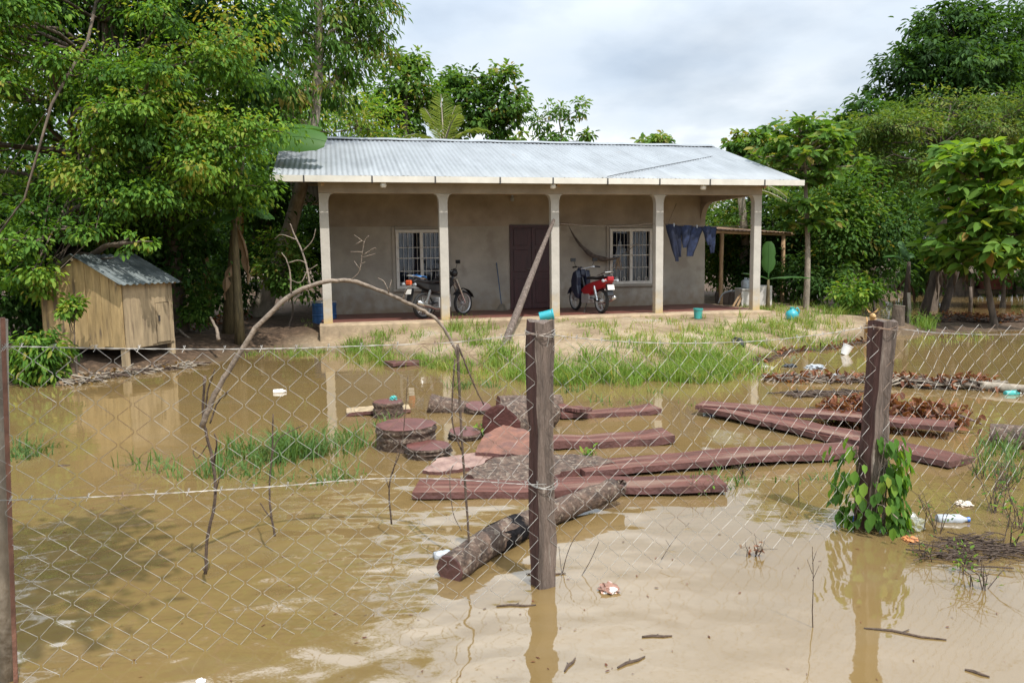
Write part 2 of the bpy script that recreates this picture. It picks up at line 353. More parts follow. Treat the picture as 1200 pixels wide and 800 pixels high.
def vnoise(x, y, s, seed=0):
    r = 0
    for k, (fx, fy, ph) in enumerate([(1, .3, .7), (-.4, 1.1, 2.1), (.8, -.9, 4.0), (.3, 1.7, 1.0), (1.9, .6, 5.1)]):
        r = r + np.sin((x*fx+y*fy)*s+ph+seed*1.7+k)
    return r/5
def height(P):
    a = sdist(P, LAND); b = -sdist(P, BACKW); s = np.minimum(a, b)
    s = s + .22*vnoise(P[:, 0], P[:, 1], 1.9) + .12*vnoise(P[:, 0], P[:, 1], 5.3, 2)
    z = np.where(s > 0, .45*(1-np.exp(-s*.85)), np.maximum(-.4, s*.25))
    low = np.clip((P[:, 0]-7.9)/1.8, 0, 1); low = low*low*(3-2*low)*np.clip((27-P[:, 1])/6, 0, 1)
    z = np.where(s > 0, z*(1-.8*low), z)            # the right bank lies almost level with the flood
    return z + np.where(s > 0.1, .02*vnoise(P[:, 0], P[:, 1], 4.2, 3)+.012*vnoise(P[:, 0], P[:, 1], 11, 4), 0), s
xs = np.concatenate([-np.geomspace(600, 14.5, 22), np.arange(-14, 20.01, .16), np.geomspace(20.6, 600, 22)])
ys = np.concatenate([-np.geomspace(200, 4.5, 12), np.arange(-4, 8, .6), np.arange(8, 24, .16), np.arange(24, 42, .5), np.geomspace(43, 1200, 26)])
XX, YY = np.meshgrid(xs, ys); P2 = np.stack([XX.ravel(), YY.ravel()], 1); ZZ, SS = height(P2)
nx, ny = len(xs), len(ys); ii = (np.arange(ny-1)[:, None]*nx+np.arange(nx-1)[None, :]).ravel()
ground = fast('ground', np.column_stack([P2, ZZ]), np.stack([ii, ii+1, ii+nx+1, ii+nx], 1), groundmat(), smooth=True)
tag(ground, kind='structure')
yard = [G(*p, .15).xy[:] for p in [(300, 420), (560, 436), (860, 436), (960, 405), (1060, 398), (1030, 380), (960, 366)]] + [G(960, 352, .42).xy[:], G(880, 344, .42).xy[:], (0, 19), (-4.2, 15.4), G(330, 395, .3).xy[:]]
lit = np.clip(.5-sdist(P2, yard)/1.2+.25*vnoise(P2[:, 0], P2[:, 1], 2.3, 6), 0, 1)
a = ground.data.attributes.new('litter', 'FLOAT', 'POINT'); a.data.foreach_set('value', lit.astype(np.float32))
a = ground.data.attributes.new('wet', 'FLOAT', 'POINT'); a.data.foreach_set('value', np.clip(.75-SS/.45, 0, .85).astype(np.float32))
def gz(x, y): return float(height(np.array([[x, y]]))[0][0])
def onground(px, py):
    z = .2
    for _ in range(6): p = G(px, py, z); z = max(0, gz(p.x, p.y))
    return Vector((p.x, p.y, z))
mb = MB(); mb.v = [Vector(p) for p in ((-250, -150, 0), (250, -150, 0), (250, 250, 0), (-250, 250, 0))]; mb.face((0, 1, 2, 3))
tag(mb.build('water', watermat()), kind='structure')

# ---------------------------------------------------------------- house
HP = Vector((-3.7485, 15.6529, 0)); PSI = .2252; FZ = .4635; HL = 9.6267
hd = Vector((math.cos(PSI), math.sin(PSI), 0)); hn = Vector((-math.sin(PSI), math.cos(PSI), 0))
def H(u, v, z): return HP + hd*u + hn*v + Vector((0, 0, FZ+z))
VW = 2.55                                      # porch depth
def onv(px, py, v):                           # sight line meets the plane at house depth v
    d = ray(px, py); o = Vector((0, 0, CAMH)); t = (v-(o-HP).dot(hn))/d.dot(hn); q = o+d*t-HP
    return q.dot(hd), q.z-FZ
house = thing('house', 'grey plastered single storey house with columned porch and zinc roof', 'house', HP+Vector((0, 0, FZ)), PSI)
mb = MB(); mb.box((HL/2, 3.6, -.25), (HL+.3, 7.9, .5), mi=0)
o = mb.build('porch_floor', [SLABM], house, bevel=.02)
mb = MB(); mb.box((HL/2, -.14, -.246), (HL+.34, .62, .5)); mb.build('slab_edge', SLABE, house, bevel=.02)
WE = onv(826, 300, VW)[0]
w1 = (onv(463, 270, VW), onv(463, 338, VW)); w2a = onv(714, 268, VW); w2b = onv(763.5, 332, VW)
dl = onv(597, 263.5, VW)
win1 = (w1[0][0], w1[0][0]+(w2b[0]-w2a[0])*1.06, w2b[1], w2a[1]); win2 = (w2a[0], w2b[0], w2b[1], w2a[1])
door = (dl[0], dl[0]+1.12, 0.0, dl[1])
def holed(mb, u0, u1, z0, z1, v, th, holes, mi=0, axis=0):
    us = sorted({u0, u1, *[h_[0] for h_ in holes], *[h_[1] for h_ in holes]}); zs = sorted({z0, z1, *[h_[2] for h_ in holes], *[h_[3] for h_ in holes]})
    def P(u, vv, z): return Vector((u, vv, z)) if axis == 0 else Vector((vv, u, z))
    def q(a): b = len(mb.v); mb.v += a; mb.face((b, b+1, b+2, b+3), mi)
    for i in range(len(us)-1):
        for j in range(len(zs)-1):
            cu, cz = (us[i]+us[i+1])/2, (zs[j]+zs[j+1])/2
            if any(h_[0] < cu < h_[1] and h_[2] < cz < h_[3] for h_ in holes): continue
            for vv in (v, v+th): q([P(us[i], vv, zs[j]), P(us[i+1], vv, zs[j]), P(us[i+1], vv, zs[j+1]), P(us[i], vv, zs[j+1])])
    for a in holes+[(u0, u1, z0, z1)]:
        for (p1, p2) in (((a[0], a[2]), (a[1], a[2])), ((a[1], a[2]), (a[1], a[3])), ((a[1], a[3]), (a[0], a[3])), ((a[0], a[3]), (a[0], a[2]))):
            q([P(p1[0], v, p1[1]), P(p2[0], v, p2[1]), P(p2[0], v+th, p2[1]), P(p1[0], v+th, p1[1])])
ZB = onv(600, 265, VW)[1]                      # where the browner upper wall starts
mb = MB()
holed(mb, 0, WE, .002, ZB, VW, .15, [win1, win2, door] if door[3] < ZB-.01 else [win1, win2, (door[0], door[1], .002, ZB-.03)])
mb.box((.075, (VW+.15+7.4)/2, ZB/2), (.15, 7.4-VW-.15, ZB-.004)); mb.box((WE-.075, (VW+.15+7.4)/2, ZB/2), (.15, 7.4-VW-.15, ZB-.004)); mb.box((WE/2, 7.5, ZB/2), (WE, .2, ZB-.004))
mb.build('wall', PLASTER, house)
SL = 1.3398/(3.742+.4476); EZ = 2.9003; OV = .4476; RV = 3.742
def roofz(v): return EZ+(v+OV)*SL if v < RV else EZ+(2*RV-v+OV)*SL
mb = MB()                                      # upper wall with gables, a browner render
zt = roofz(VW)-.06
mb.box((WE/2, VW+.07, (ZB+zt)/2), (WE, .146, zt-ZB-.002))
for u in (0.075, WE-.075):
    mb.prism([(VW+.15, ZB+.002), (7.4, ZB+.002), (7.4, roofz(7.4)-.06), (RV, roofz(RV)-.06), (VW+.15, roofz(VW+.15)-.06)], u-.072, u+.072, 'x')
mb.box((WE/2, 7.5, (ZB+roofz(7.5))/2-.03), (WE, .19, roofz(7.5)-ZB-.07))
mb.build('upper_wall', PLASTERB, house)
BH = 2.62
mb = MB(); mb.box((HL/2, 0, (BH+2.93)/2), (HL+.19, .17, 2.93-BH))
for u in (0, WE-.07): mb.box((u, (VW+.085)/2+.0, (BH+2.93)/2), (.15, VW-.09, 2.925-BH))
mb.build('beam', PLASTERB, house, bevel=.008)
def column():
    a, f, hf = .09, .10, .2
    prof = [(-a, 0), (a, 0), (a, BH-hf)]
    prof += [(a+f*(1-math.cos(t)), BH-hf+hf*math.sin(t)) for t in [R(20*i) for i in range(1, 4)]] + [(a+f, BH-.002)]
    prof += [(-x, z) for x, z in prof[::-1][:5]]
    return prof
for i in range(5):
    pf = column()
    if i == 0: pf = [(max(x, -.09), z) for x, z in pf]
    if i == 4: pf = [(min(x, .09), z) for x, z in pf]
    mb = MB(); mb.prism(pf, -.085, .083)
    c = mb.build('column', COLM, house, bevel=.006); c.location = (i*HL/4, 0, 0)
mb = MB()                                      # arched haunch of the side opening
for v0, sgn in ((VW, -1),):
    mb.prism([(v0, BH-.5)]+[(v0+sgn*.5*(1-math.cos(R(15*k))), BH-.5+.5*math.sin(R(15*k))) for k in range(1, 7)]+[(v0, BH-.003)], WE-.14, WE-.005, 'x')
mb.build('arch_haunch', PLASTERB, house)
def window(h_):
    u0, u1, z0, z1 = h_; cu, cz = (u0+u1)/2, (z0+z1)/2; W, T = u1-u0, z1-z0
    mb = MB(); y = VW-.012; t = .075
    mb.box((u0+t/2, y, cz), (t, .09, T)); mb.box((u1-t/2, y, cz), (t, .09, T))
    mb.box((cu, y, z1-t/2), (W-2*t, .09, t)); mb.box((cu, y, z0+t/2), (W-2*t, .09, t)); mb.box((cu, y, cz), (.075, .08, T-2*t))
    fr = mb.build('window', WHITE, house, bevel=.006)
    mb = MB(); mb.box((cu, VW-.02, z0-.035), (W+.2, .14, .06)); mb.build('sill', PLASTER, fr, bevel=.01)
    mb = MB()                                  # plaster surround standing proud of the wall
    for (c, s_) in (((u0-.05, VW-.02, cz+.02), (.07, .05, T+.1)), ((u1+.05, VW-.02, cz+.02), (.07, .05, T+.1)), ((cu, VW-.02, z1+.045), (W+.02, .05, .06))): mb.box(c, s_)
    mb.build('surround', PLASTER, fr, bevel=.006)
    mb = MB(); yb = VW-.065
    n = 10
    for k in range(1, n):
        if k == n//2: continue
        u = u0+t+(W-2*t)*k/n; mb.tube([(u, yb, z0+.03), (u, yb, z1-.03)], .0045, 5)
    for q in (.3, .52, .7): mb.tube([(u0+.02, yb-.012, z0+T*q), (u1-.02, yb-.012, z0+T*q)], .009 if q != .52 else .013, 5)
    for k in (1, 3, 7, 9):                    # curls at the foot of the grille
        u = u0+t+(W-2*t)*k/n
        mb.tube([(u+.035*math.cos(a_), yb, z0+.13+.05*math.sin(a_)) for a_ in [R(30*i) for i in range(13)]], .006, 4)
    mb.build('grille', WHITE, fr)
    mb = MB(); mb.box((cu, VW+.075, cz), (W-.02, .006, T-.02)); mb.build('pane', GLASS, fr)
    mb = MB()                                  # pleated navy curtain
    nn = 48; b = 0
    for k in range(nn+1):
        uu = u0+W*k/nn; yy = VW+.2+.02*math.sin(k*1.9)+.01*math.sin(k*.7)
        mb.v += [Vector((uu, yy, z0-.05)), Vector((uu, yy, z1+.05))]
        if k: mb.face((2*k-2, 2*k, 2*k+1, 2*k-1))
    mb.build('curtain', NAVY, fr)
GLASS = bpy.data.materials.new('window_glass'); GLASS.use_nodes = True
_t = GLASS.node_tree; _o = _t.nodes['Material Output']; _t.nodes.remove(_t.nodes['Principled BSDF'])
_tr = N(_t, 'ShaderNodeBsdfTransparent'); _gl = N(_t, 'ShaderNodeBsdfGlossy'); _gl.inputs['Roughness'].default_value = .03
_fr = N(_t, 'ShaderNodeFresnel'); _mx = N(_t, 'ShaderNodeMixShader'); L(_t, _fr.outputs[0], _mx.inputs[0]); L(_t, _tr.outputs[0], _mx.inputs[1]); L(_t, _gl.outputs[0], _mx.inputs[2]); L(_t, _mx.outputs[0], _o.inputs[0])
window(win1); window(win2)
du, dw, dh = (door[0]+door[1])/2, door[1]-door[0], door[3]
mb = MB()
for s_ in (-1, 1):
    mb.box((du+s_*dw/4, VW+.05, dh/2), (dw/2-.004, .05, dh-.02))
    for (z, hh) in ((.45, .6), (1.2, .55), (1.78, .4)): mb.box((du+s_*dw/4, VW+.02, z), (dw/2-.2, .02, hh))
dr = mb.build('door', DOORM, house, bevel=.008)
mb = MB(); mb.box((door[0]+.03, VW-.005, dh/2), (.07, .07, dh)); mb.box((door[1]-.03, VW-.005, dh/2), (.07, .07, dh)); mb.box((du, VW-.005, dh-.035), (dw-.13, .07, .06)); mb.build('door_frame', DOORM, dr)
mb = MB(); mb.tube([(du-.06, VW+.02, 1.0), (du-.06, VW-.05, 1.0), (du-.15, VW-.05, 1.0)], .012, 6); mb.build('handle', CHROME, dr)
# corrugated roof, two slopes
EL, ER = .9404, .825
u0, u1 = -EL, HL+ER
nw = int((u1-u0)/.1045); npt = nw*6+1
uu = np.linspace(u0, u1, npt); zc = .009*np.cos(2*np.pi*(uu-u0)/.1045)+.007*(((uu-u0) % .836) < .09)
for nm, va, vb in (('roof_front', -OV, RV+.02), ('roof_rear', 2*RV+OV, RV-.02)):
    rows = np.linspace(va, vb, 4)
    V = np.concatenate([np.column_stack([uu, np.full(npt, v), zc+(EZ+.02+((v+OV) if nm == 'roof_front' else (2*RV+OV-v))*SL)+.004*np.sin(uu*1.3+v)]) for v in rows])
    jj = (np.arange(3)[:, None]*npt+np.arange(npt-1)[None, :]).ravel()
    r = fast('roof_sheeting', V, np.stack([jj, jj+1, jj+npt+1, jj+npt], 1), ROOFM, house, smooth=True)
    so = r.modifiers.new('thick', 'SOLIDIFY'); so.thickness = .003; so.offset = 1
rz = EZ+(RV+OV)*SL
mb = MB(); V = []
for u in np.linspace(u0+.02, u1-.02, 60):
    z = rz+.05+.006*math.sin(u*5)
    b = len(mb.v); mb.v += [Vector((u, RV-.2, z-.2*SL)), Vector((u, RV, z+.012)), Vector((u, RV+.2, z-.2*SL))]
    if b: mb.face((b-3, b, b+1, b-2)); mb.face((b-2, b+1, b+2, b-1))
rc = mb.build('ridge_cap', ROOFM, house)
mb = MB()
for v in (.6, 1.7, 2.6, 3.6, 5, 6.3, 7.6): mb.box((HL/2, v, roofz(v)-.045), (HL+1.6, .05, .07))
mb.build('purlin', LEANW, house)
for u in (0, HL*.5, HL):
    mb = MB()
    for sgn, va in ((1, -OV+.08), (-1, 2*RV+OV-.08)):
        c = Vector((u, (va+RV)/2, (roofz(va)+roofz(RV))/2-.14)); Lg = math.hypot(RV-va, (RV-va)*SL*1)
        mb.box(c, (.06, Lg, .1), Matrix.Rotation(math.atan(SL)*sgn, 3, 'X'))
    mb.build('rafter', LEANW, house)
mb = MB()                                      # box gutter, U profile with open top
gy = -OV-.055; gp = [(-.06, .07), (-.055, -.05), (.045, -.05), (.05, .07), (.042, .07), (.037, -.042), (-.047, -.042), (-.052, .07)]
mb.prism([(gy+a_, EZ-.055+b_) for a_, b_ in gp], u0-.03, u1+.03, 'x'); gu = mb.build('gutter', GUTT, house)
for px in (318.5, 356, 436, 510, 586, 648, 712, 773, 832, 896):
    u = onv(px, 210, -OV-.1)[0]
    mb = MB(); mb.box((u, gy-.063, EZ-.05), (.028, .006, .13)); mb.box((u, gy, EZ-.113), (.028, .12, .006)); mb.build('bracket', BRKT, gu)
for px in (449, 648, 824): 
    u = onv(px, 215, -OV)[0]; mb = MB(); mb.lathe([(.05, -.14), (.07, -.1), (.05, -.05), (.03, 0)], (u, -OV-.0, EZ-.06), 12); mb.build('gutter_outlet', GUTT, gu)
lu, lz = onv(597, 231, VW)
mb = MB(); mb.box((lu-.1, VW-.06, lz+.06), (.5, .1, .03)); mb.build('lamp_batten', LEANW, house)
mb = MB(); mb.lathe([(.0, -.16), (.05, -.13), (.05, -.08), (.025, -.03), (.025, .0)], (lu+.05, VW-.1, lz+.04), 12); mb.build('bulb', CLEARP, house)

# ---------------------------------------------------------------- lean-to beside the house
g1 = onground(845, 357); g2 = onground(916, 354)
zt1 = D(843, 273, g1.y).z; zt2 = D(917, 276, g2.y).z
lt = thing('lean_to', 'open lean-to of rough brown posts under a rusty sheet roof', 'shelter', g1)
axis = (g2-g1); axis.z = 0; ln = axis.length; ax = axis.normalized(); ay = Vector((-ax.y, ax.x, 0))
lpts = [(g1, zt1, .055), (g2, zt2, .06), (g1+ay*2.4+ax*.2, zt1+.25, .05), (g2+ay*2.4, zt2+.25, .05), (g1-ax*.2+ay*1.2, zt1+.12, .05)]
for q, zt, r_ in lpts:
    base = q-g1; base.z = gz(q.x, q.y)-g1.z
    mb = MB(); top = Vector((base.x, base.y, zt-g1.z)); pts = [base+(top-base)*t for t in (0, .3, .6, 1)]
    for p_ in pts[1:3]: p_.x += random.uniform(-.02, .02)
    mb.tube([base-Vector((0, 0, .1))]+pts, r_, 8, jit=.08); mb.build('post', LEANW, lt, smooth=True)
mb = MB(); V = []
nu_ = 60; zA = zt1-g1.z+.06; zB = zt2-g1.z+.06
for k in range(nu_+1):
    s_ = -.45+(ln+.75)*k/nu_
    for t_ in (-.1, 2.8):
        p_ = ax*s_+ay*t_; p_.z = zA+(zB-zA)*s_/ln+.1*(t_)+.012*math.cos(k*1.05*2)+.03
        mb.v.append(p_)
    if k: mb.face((2*k-2, 2*k, 2*k+1, 2*k-1))
r = mb.build('roof', RUST, lt); so = r.modifiers.new('thick', 'SOLIDIFY'); so.thickness = .006
mb = MB()
for t_ in (0, 2.4): mb.tube([ax*-.4+ay*t_+Vector((0, 0, zA-.03+.1*t_)), ax*(ln+.4)+ay*t_+Vector((0, 0, zB-.03+.1*t_))], .045, 7)
mb.build('beam', LEANW, lt)

# ---------------------------------------------------------------- foliage generator
def nrm(a): return a/np.maximum(np.linalg.norm(a, axis=1, keepdims=True), 1e-9)
def leaf_geo(P, A, Nn, Ln, W, fold=.2, curl=.15):
    A = nrm(A); Nn = nrm(Nn-A*np.sum(A*Nn, 1, keepdims=True)); Sd = np.cross(A, Nn); Ln = Ln[:, None]; W = W[:, None]
    n = len(P); V = np.empty((n, 6, 3))
    V[:, 0] = P; V[:, 3] = P+A*Ln-Nn*curl*Ln
    V[:, 1] = P+A*Ln*.28+Sd*W*.42+Nn*fold*W; V[:, 2] = P+A*Ln*.66+Sd*W*.4+Nn*(fold*W-curl*.35*Ln)
    V[:, 5] = P+A*Ln*.28-Sd*W*.42+Nn*fold*W; V[:, 4] = P+A*Ln*.66-Sd*W*.4+Nn*(fold*W-curl*.35*Ln)
    b = (np.arange(n)*6)[:, None]
    Q = np.concatenate([b+np.array([[0, 1, 2, 3]]), b+np.array([[0, 3, 4, 5]])], 0)
    return V.reshape(-1, 3), Q
def unit(n): return nrm(RNG.normal(size=(n, 3)))
def lobe_leaves(c, rad, nleaf, L0, aspect=.5, sub=None, droop=.5, spread=.2, hue=0, shell=.55):
    """leaves gathered in sub-clumps through an ellipsoid; returns P, A, N, L, W, rnd, subclump centres"""
    c = np.array(c); rad = np.array(rad)
    ns = sub or max(6, int(nleaf/38)); d = unit(ns); r = shell+(1-shell)*RNG.random(ns)**.6
    inn = RNG.random(ns) < .22; r = np.where(inn, RNG.random(ns)*.6, r)
    C = c+d*r[:, None]*rad*(.85+.3*RNG.random((ns, 1)))
    sr = spread*rad.mean()*(.6+.8*RNG.random(ns))
    k = RNG.integers(0, ns, nleaf); off = np.clip(RNG.normal(size=(nleaf, 3)), -1.7, 1.7)*sr[k][:, None]*np.array([1, 1, .62])
    P = C[k]+off
    outd = nrm(off+.6*sr[k][:, None]*d[k])
    A = nrm(outd+.5*unit(nleaf)+np.array([0, 0, -droop])); Nn = nrm(np.array([0, 0, 1.])+.55*unit(nleaf)+.35*d[k])
    Ln = L0*(.45+1.05*RNG.random(nleaf)); rnd = np.clip(.5+hue+.16*RNG.normal(size=nleaf)+(.22*RNG.normal(size=ns))[k], 0, 1)
    return P, A, Nn, Ln, Ln*aspect, rnd, C
def limb(mb, a, b, r0, r1, bend=.12, n=5, seg=6):
    a = Vector(a); b = Vector(b); d = b-a; o = Vector((random.gauss(0, 1), random.gauss(0, 1), random.gauss(0, .6)))*bend*d.length
    pts = [a+d*t+o*math.sin(math.pi*t)+Vector((random.gauss(0, 1), random.gauss(0, 1), random.gauss(0, 1)))*.015*d.length*(0 < t < 1) for t in np.linspace(0, 1, n)]
    mb.tube(pts, lerpr(r0, r1, n), seg, caps=False); return pts
def tree(name, label, base, top, r0, lobes, leaf, L0, lm, bark=None, aspect=.5, droop=.5, spread=.2, group=None, cat='tree', twigs=2, bend=.05, shell=.55, fold=.2, hue=0):
    """lobes: list of (centre, radii, leaf count). base/top in world space; limbs run from the trunk to each lobe"""
    base = Vector(base); top = Vector(top); t = thing(name, label, cat, base, 0, group)
    mb = MB(); n = 9; d = top-base; bend_v = Vector((random.gauss(0, 1), random.gauss(0, 1), 0))*bend*d.length
    pts = [d*q+bend_v*math.sin(math.pi*q) for q in np.linspace(0, 1, n)]
    rr = [r0*(1.35 if i == 0 else 1)*(1-.7*q) for i, q in enumerate(np.linspace(0, 1, n))]
    mb.tube([pts[0]-Vector((0, 0, .3))]+pts, [rr[0]*1.2]+rr, 9, jit=.05)
    acc = [[] for _ in range(6)]
    for lb in lobes:
        c, rad, k = lb[:3]; hue2 = lb[3] if len(lb) > 3 else 0
        cl = Vector(c)-base
        *arr, C = lobe_leaves(tuple(cl), rad, k, L0, aspect, None, droop, spread, hue+hue2, shell)
        for q, x in zip(acc, arr): q.append(x)
        # a limb from the nearest lower trunk point
        cand = [i for i in range(2, n) if pts[i].z < cl.z+.2*rad[2]] or [n-1]
        i = min(cand, key=lambda j: (pts[j]-cl).length+.25*(n-j)*0)
        lp = limb(mb, pts[i], cl, rr[i]*.55, max(.012, rr[i]*.18), .1)
        for cc in C[RNG.permutation(len(C))[:min(len(C), twigs*5)]]:
            limb(mb, random.choice(lp[2:]), cc, max(.008, rr[i]*.14), .005, .1, 4, 4)
    mb.build('trunk', bark or BARK, t, smooth=True)
    P, A, Nn, Ln, W, rnd = [np.concatenate(q) for q in acc]
    V, Q = leaf_geo(P, A, Nn, Ln, W, fold)
    fast('crown', V, Q, LM[lm], t, np.repeat(rnd, 6))
    return t
def crown_at(px, py, Y, rx, ry, k, deep=1.0):     # a lobe seen round a photo pixel at distance Y, radii in pixels
    s_ = Y/FPX; return (D(px, py, Y), (rx*s_, max(rx, ry)*s_*.8*deep, ry*s_), k)
def bush(name, label, px, py, Y, rx, ry, k, L0, lm, group=None, aspect=.5, droop=.4, spread=.22, cat='bush', hue=0):
    c = D(px, py, Y); b = Vector((c.x, c.y, max(0, gz(c.x, c.y))))
    lob = [crown_at(px, py, Y, rx, ry, k)]
    for q in range(4): lob.append(crown_at(px+random.uniform(-.55, .55)*rx, py+random.uniform(-.4, .75)*ry, Y+random.uniform(-.4, .4)*rx*Y/FPX, rx*.55, ry*.5, int(k*.3)))
    return tree(name, label, b, b+(c-b)*.6, max(.02, rx*Y/FPX*.04), lob, None, L0, lm, None, aspect, droop, spread, group, cat, 1, hue=hue)
def grd(px, Y):
    c = D(px, 300, Y); return Vector((c.x, c.y, max(-.1, gz(c.x, c.y))))
VEG = True

# ---------------------------------------------------------------- trees and bushes
CA = crown_at
def T(name, label, bpx, Y, tpx, tpy, r0, lobes, L0, lm, **kw):
    return tree(name, label, grd(bpx, Y), D(tpx, tpy, Y), r0, lobes, None, L0, lm, **kw)
def sprays(x0, x1, y0, y1, Y0, Y1, n, k, rx=(34, 62), ry=(16, 32), avoid=None):
    o = []
    while len(o) < n:
        px, py, Y = random.uniform(x0, x1), random.uniform(y0, y1), random.uniform(Y0, Y1)
        if avoid and avoid(px, py): continue
        a_ = random.uniform(*rx); o.append(CA(px, py, Y, a_, random.uniform(*ry), int(k*(a_/50)**2))+(random.gauss(0, .16),))
    return o
# left side, nearest first
T('leafy_tree', 'tall bright green leafy tree overhanging the wooden hut on the left', 30, 14.6, 120, -30, .19,
  sprays(-70, 250, -40, 240, 12.2, 15.2, 50, 900)+sprays(10, 300, 40, 230, 12.6, 15, 16, 800)+sprays(-80, 60, 230, 330, 11.8, 14, 9, 800)+sprays(215, 300, 200, 300, 14, 15.5, 6, 520)
  +[CA(85, 268, 12.1, 55, 18, 420, .1), CA(158, 284, 12.2, 30, 14, 200, .2), CA(40, 285, 12.0, 40, 20, 330), CA(140, 235, 12.4, 60, 22, 500, .1), CA(175, 85, 12.2, 45, 24, 520, .3), CA(120, 130, 12.2, 45, 20, 450, .3), CA(200, 230, 13, 45, 22, 380), CA(60, 70, 12.3, 50, 26, 500, .2)],
  .082, 'lime', aspect=.55, droop=.7, spread=.26, hue=-.12, shell=.2, twigs=1)
T('shade_tree', 'dark broad tree rising above the leafy tree at the upper left', 200, 15.5, 215, -80, .22,
  [CA(120, -30, 15, 110, 70, 2600), CA(240, 20, 15.5, 85, 65, 2600), CA(60, 30, 16, 80, 75, 1900), CA(180, 70, 16.5, 90, 55, 2000), CA(285, 70, 15.6, 60, 60, 1600), CA(200, -70, 15, 150, 60, 2000)],
  .17, 'dark', aspect=.42, droop=.8, bark=BARK)
T('feathery_tree', 'tall light tree with hanging small leaves left of the house roof', 300, 18.5, 370, -60, .2,
  [CA(350, 30, 18.5, 75, 65, 2900), CA(420, 20, 19, 45, 42, 1500), CA(330, 110, 18, 65, 50, 2000), CA(405, 85, 18.8, 50, 40, 1400), CA(380, -50, 18.5, 90, 60, 1900), CA(440, 48, 19, 24, 38, 420), CA(270, 130, 18, 55, 45, 1200)],
  .15, 'mid', aspect=.36, droop=1.0, bark=BARKL)
T('bamboo_like_tree', 'yellow green feathery tree close behind the left end of the roof', 400, 26, 420, 150, .16,
  [CA(400, 140, 26, 62, 42, 2600), CA(350, 150, 25, 45, 45, 1500), CA(440, 155, 26.5, 38, 32, 1300), CA(380, 105, 27, 40, 25, 900)], .16, 'lime', aspect=.3, droop=.3, hue=.05)
T('rounded_tree', 'dark green rounded tree behind the roof left of the palm', 480, 30, 475, 90, .2,
  [CA(470, 105, 30, 36, 32, 1500), CA(455, 140, 30, 36, 30, 1200), CA(500, 130, 30.5, 30, 30, 1000), CA(478, 75, 30, 22, 14, 400)], .21, 'mid', aspect=.55, hue=-.05, shell=.7)
T('rounded_tree', 'dark green rounded tree behind the roof right of the palm', 565, 32, 565, 90, .2,
  [CA(545, 110, 32, 38, 28, 1600), CA(588, 115, 32, 24, 34, 1200), CA(560, 145, 32, 40, 24, 1200), CA(590, 150, 32, 22, 18, 500), CA(540, 92, 32, 18, 10, 300)], .22, 'mid', aspect=.55, hue=-.1, shell=.7)
sparse = T('sparse_tree', 'thin sparse tree with bare upright twigs against the sky behind the roof', 655, 30, 655, 140, .09,
  [CA(630, 143, 30, 9, 14, 130), CA(643, 132, 30, 6, 18, 110), CA(657, 128, 30, 6, 18, 120), CA(680, 126, 30, 6, 15, 110), CA(668, 140, 30, 6, 14, 70), CA(650, 162, 30, 26, 6, 330), CA(686, 160, 30, 10, 6, 150)], .18, 'mid', aspect=.45, twigs=2, shell=.2, spread=.3)
T('distant_tree', 'small round treetop peeping over the middle of the roof ridge', 768, 44, 768, 172, .15, [CA(768, 170, 44, 25, 10, 700)], .3, 'mid', hue=.1)
T('distant_tree', 'tiny round treetop beside the sparse tree above the roof', 608, 40, 608, 165, .12, [CA(609, 163, 40, 11, 10, 350)], .26, 'mid', hue=.05)
# right side
T('mango_tree', 'great dark domed tree towering at the upper right', 1130, 31, 1120, 60, .45,
  [CA(1120, 55, 31, 60, 44, 4600), CA(1180, 80, 31, 68, 58, 4200), CA(1058, 95, 30.5, 34, 36, 2000), CA(1120, 115, 30.5, 75, 36, 2900), CA(1200, 45, 32, 50, 36, 1900), CA(1108, 30, 31, 36, 26, 1500), CA(1140, 25, 31, 26, 20, 700), CA(1260, 110, 31, 60, 70, 1800), CA(1082, 70, 30, 26, 22, 900), CA(1150, 70, 29, 40, 26, 1400), CA(1150, 165, 30, 80, 50, 3200), CA(1060, 150, 30, 50, 40, 1600), CA(1215, 200, 30, 50, 60, 1800)], .21, 'dark', aspect=.46, droop=.6, hue=-.08, spread=.16, shell=.75)
T('spreading_tree', 'olive green spreading tree with fine foliage below the great dark tree', 1090, 23, 1100, 170, .2,
  [*sprays(1020, 1210, 118, 215, 22, 24, 40, 620, (34, 56), (12, 24)), CA(1010, 175, 23, 26, 20, 700), CA(1250, 170, 23, 60, 60, 1500)], .125, 'olive', aspect=.38, droop=.3, bark=BARK, hue=0, shell=.2)
T('dark_tree', 'dark rounded treetop between the slim tree and the great tree', 1015, 28, 1015, 140, .2,
  [CA(1015, 140, 28, 32, 26, 1300), CA(1000, 180, 28, 40, 34, 1200), CA(1030, 190, 27, 40, 40, 1200)], .24, 'dark', aspect=.45)
T('small_tree', 'small round leafed tree beyond the right end of the roof', 880, 25, 880, 170, .1,
  [CA(874, 166, 25, 20, 13, 800), CA(897, 180, 25, 22, 17, 900), CA(860, 178, 25, 12, 7, 240), CA(900, 205, 25, 34, 22, 700)], .18, 'mid', aspect=.62, hue=.05, shell=.7)
tree('roadside_tree', 'leafy roadside tree leaning over the near left end of the fence', (-3.9, -1.6, 0), (-2.6, .6, 3.6), .16,
  [((-1.6, 1.9, 4.2), (.85, .9, .4), 1500), ((-2.2, 1.5, 4.8), (1.0, 1.0, .5), 1600), ((-1.5, 2.6, 4.3), (.6, .5, .3), 700), ((-1.3, 1.2, 4.9), (.5, .5, .35), 400), ((-2.9, .3, 4.9), (1.1, 1.1, .7), 900)], None, .11, 'lime', hue=-.1)
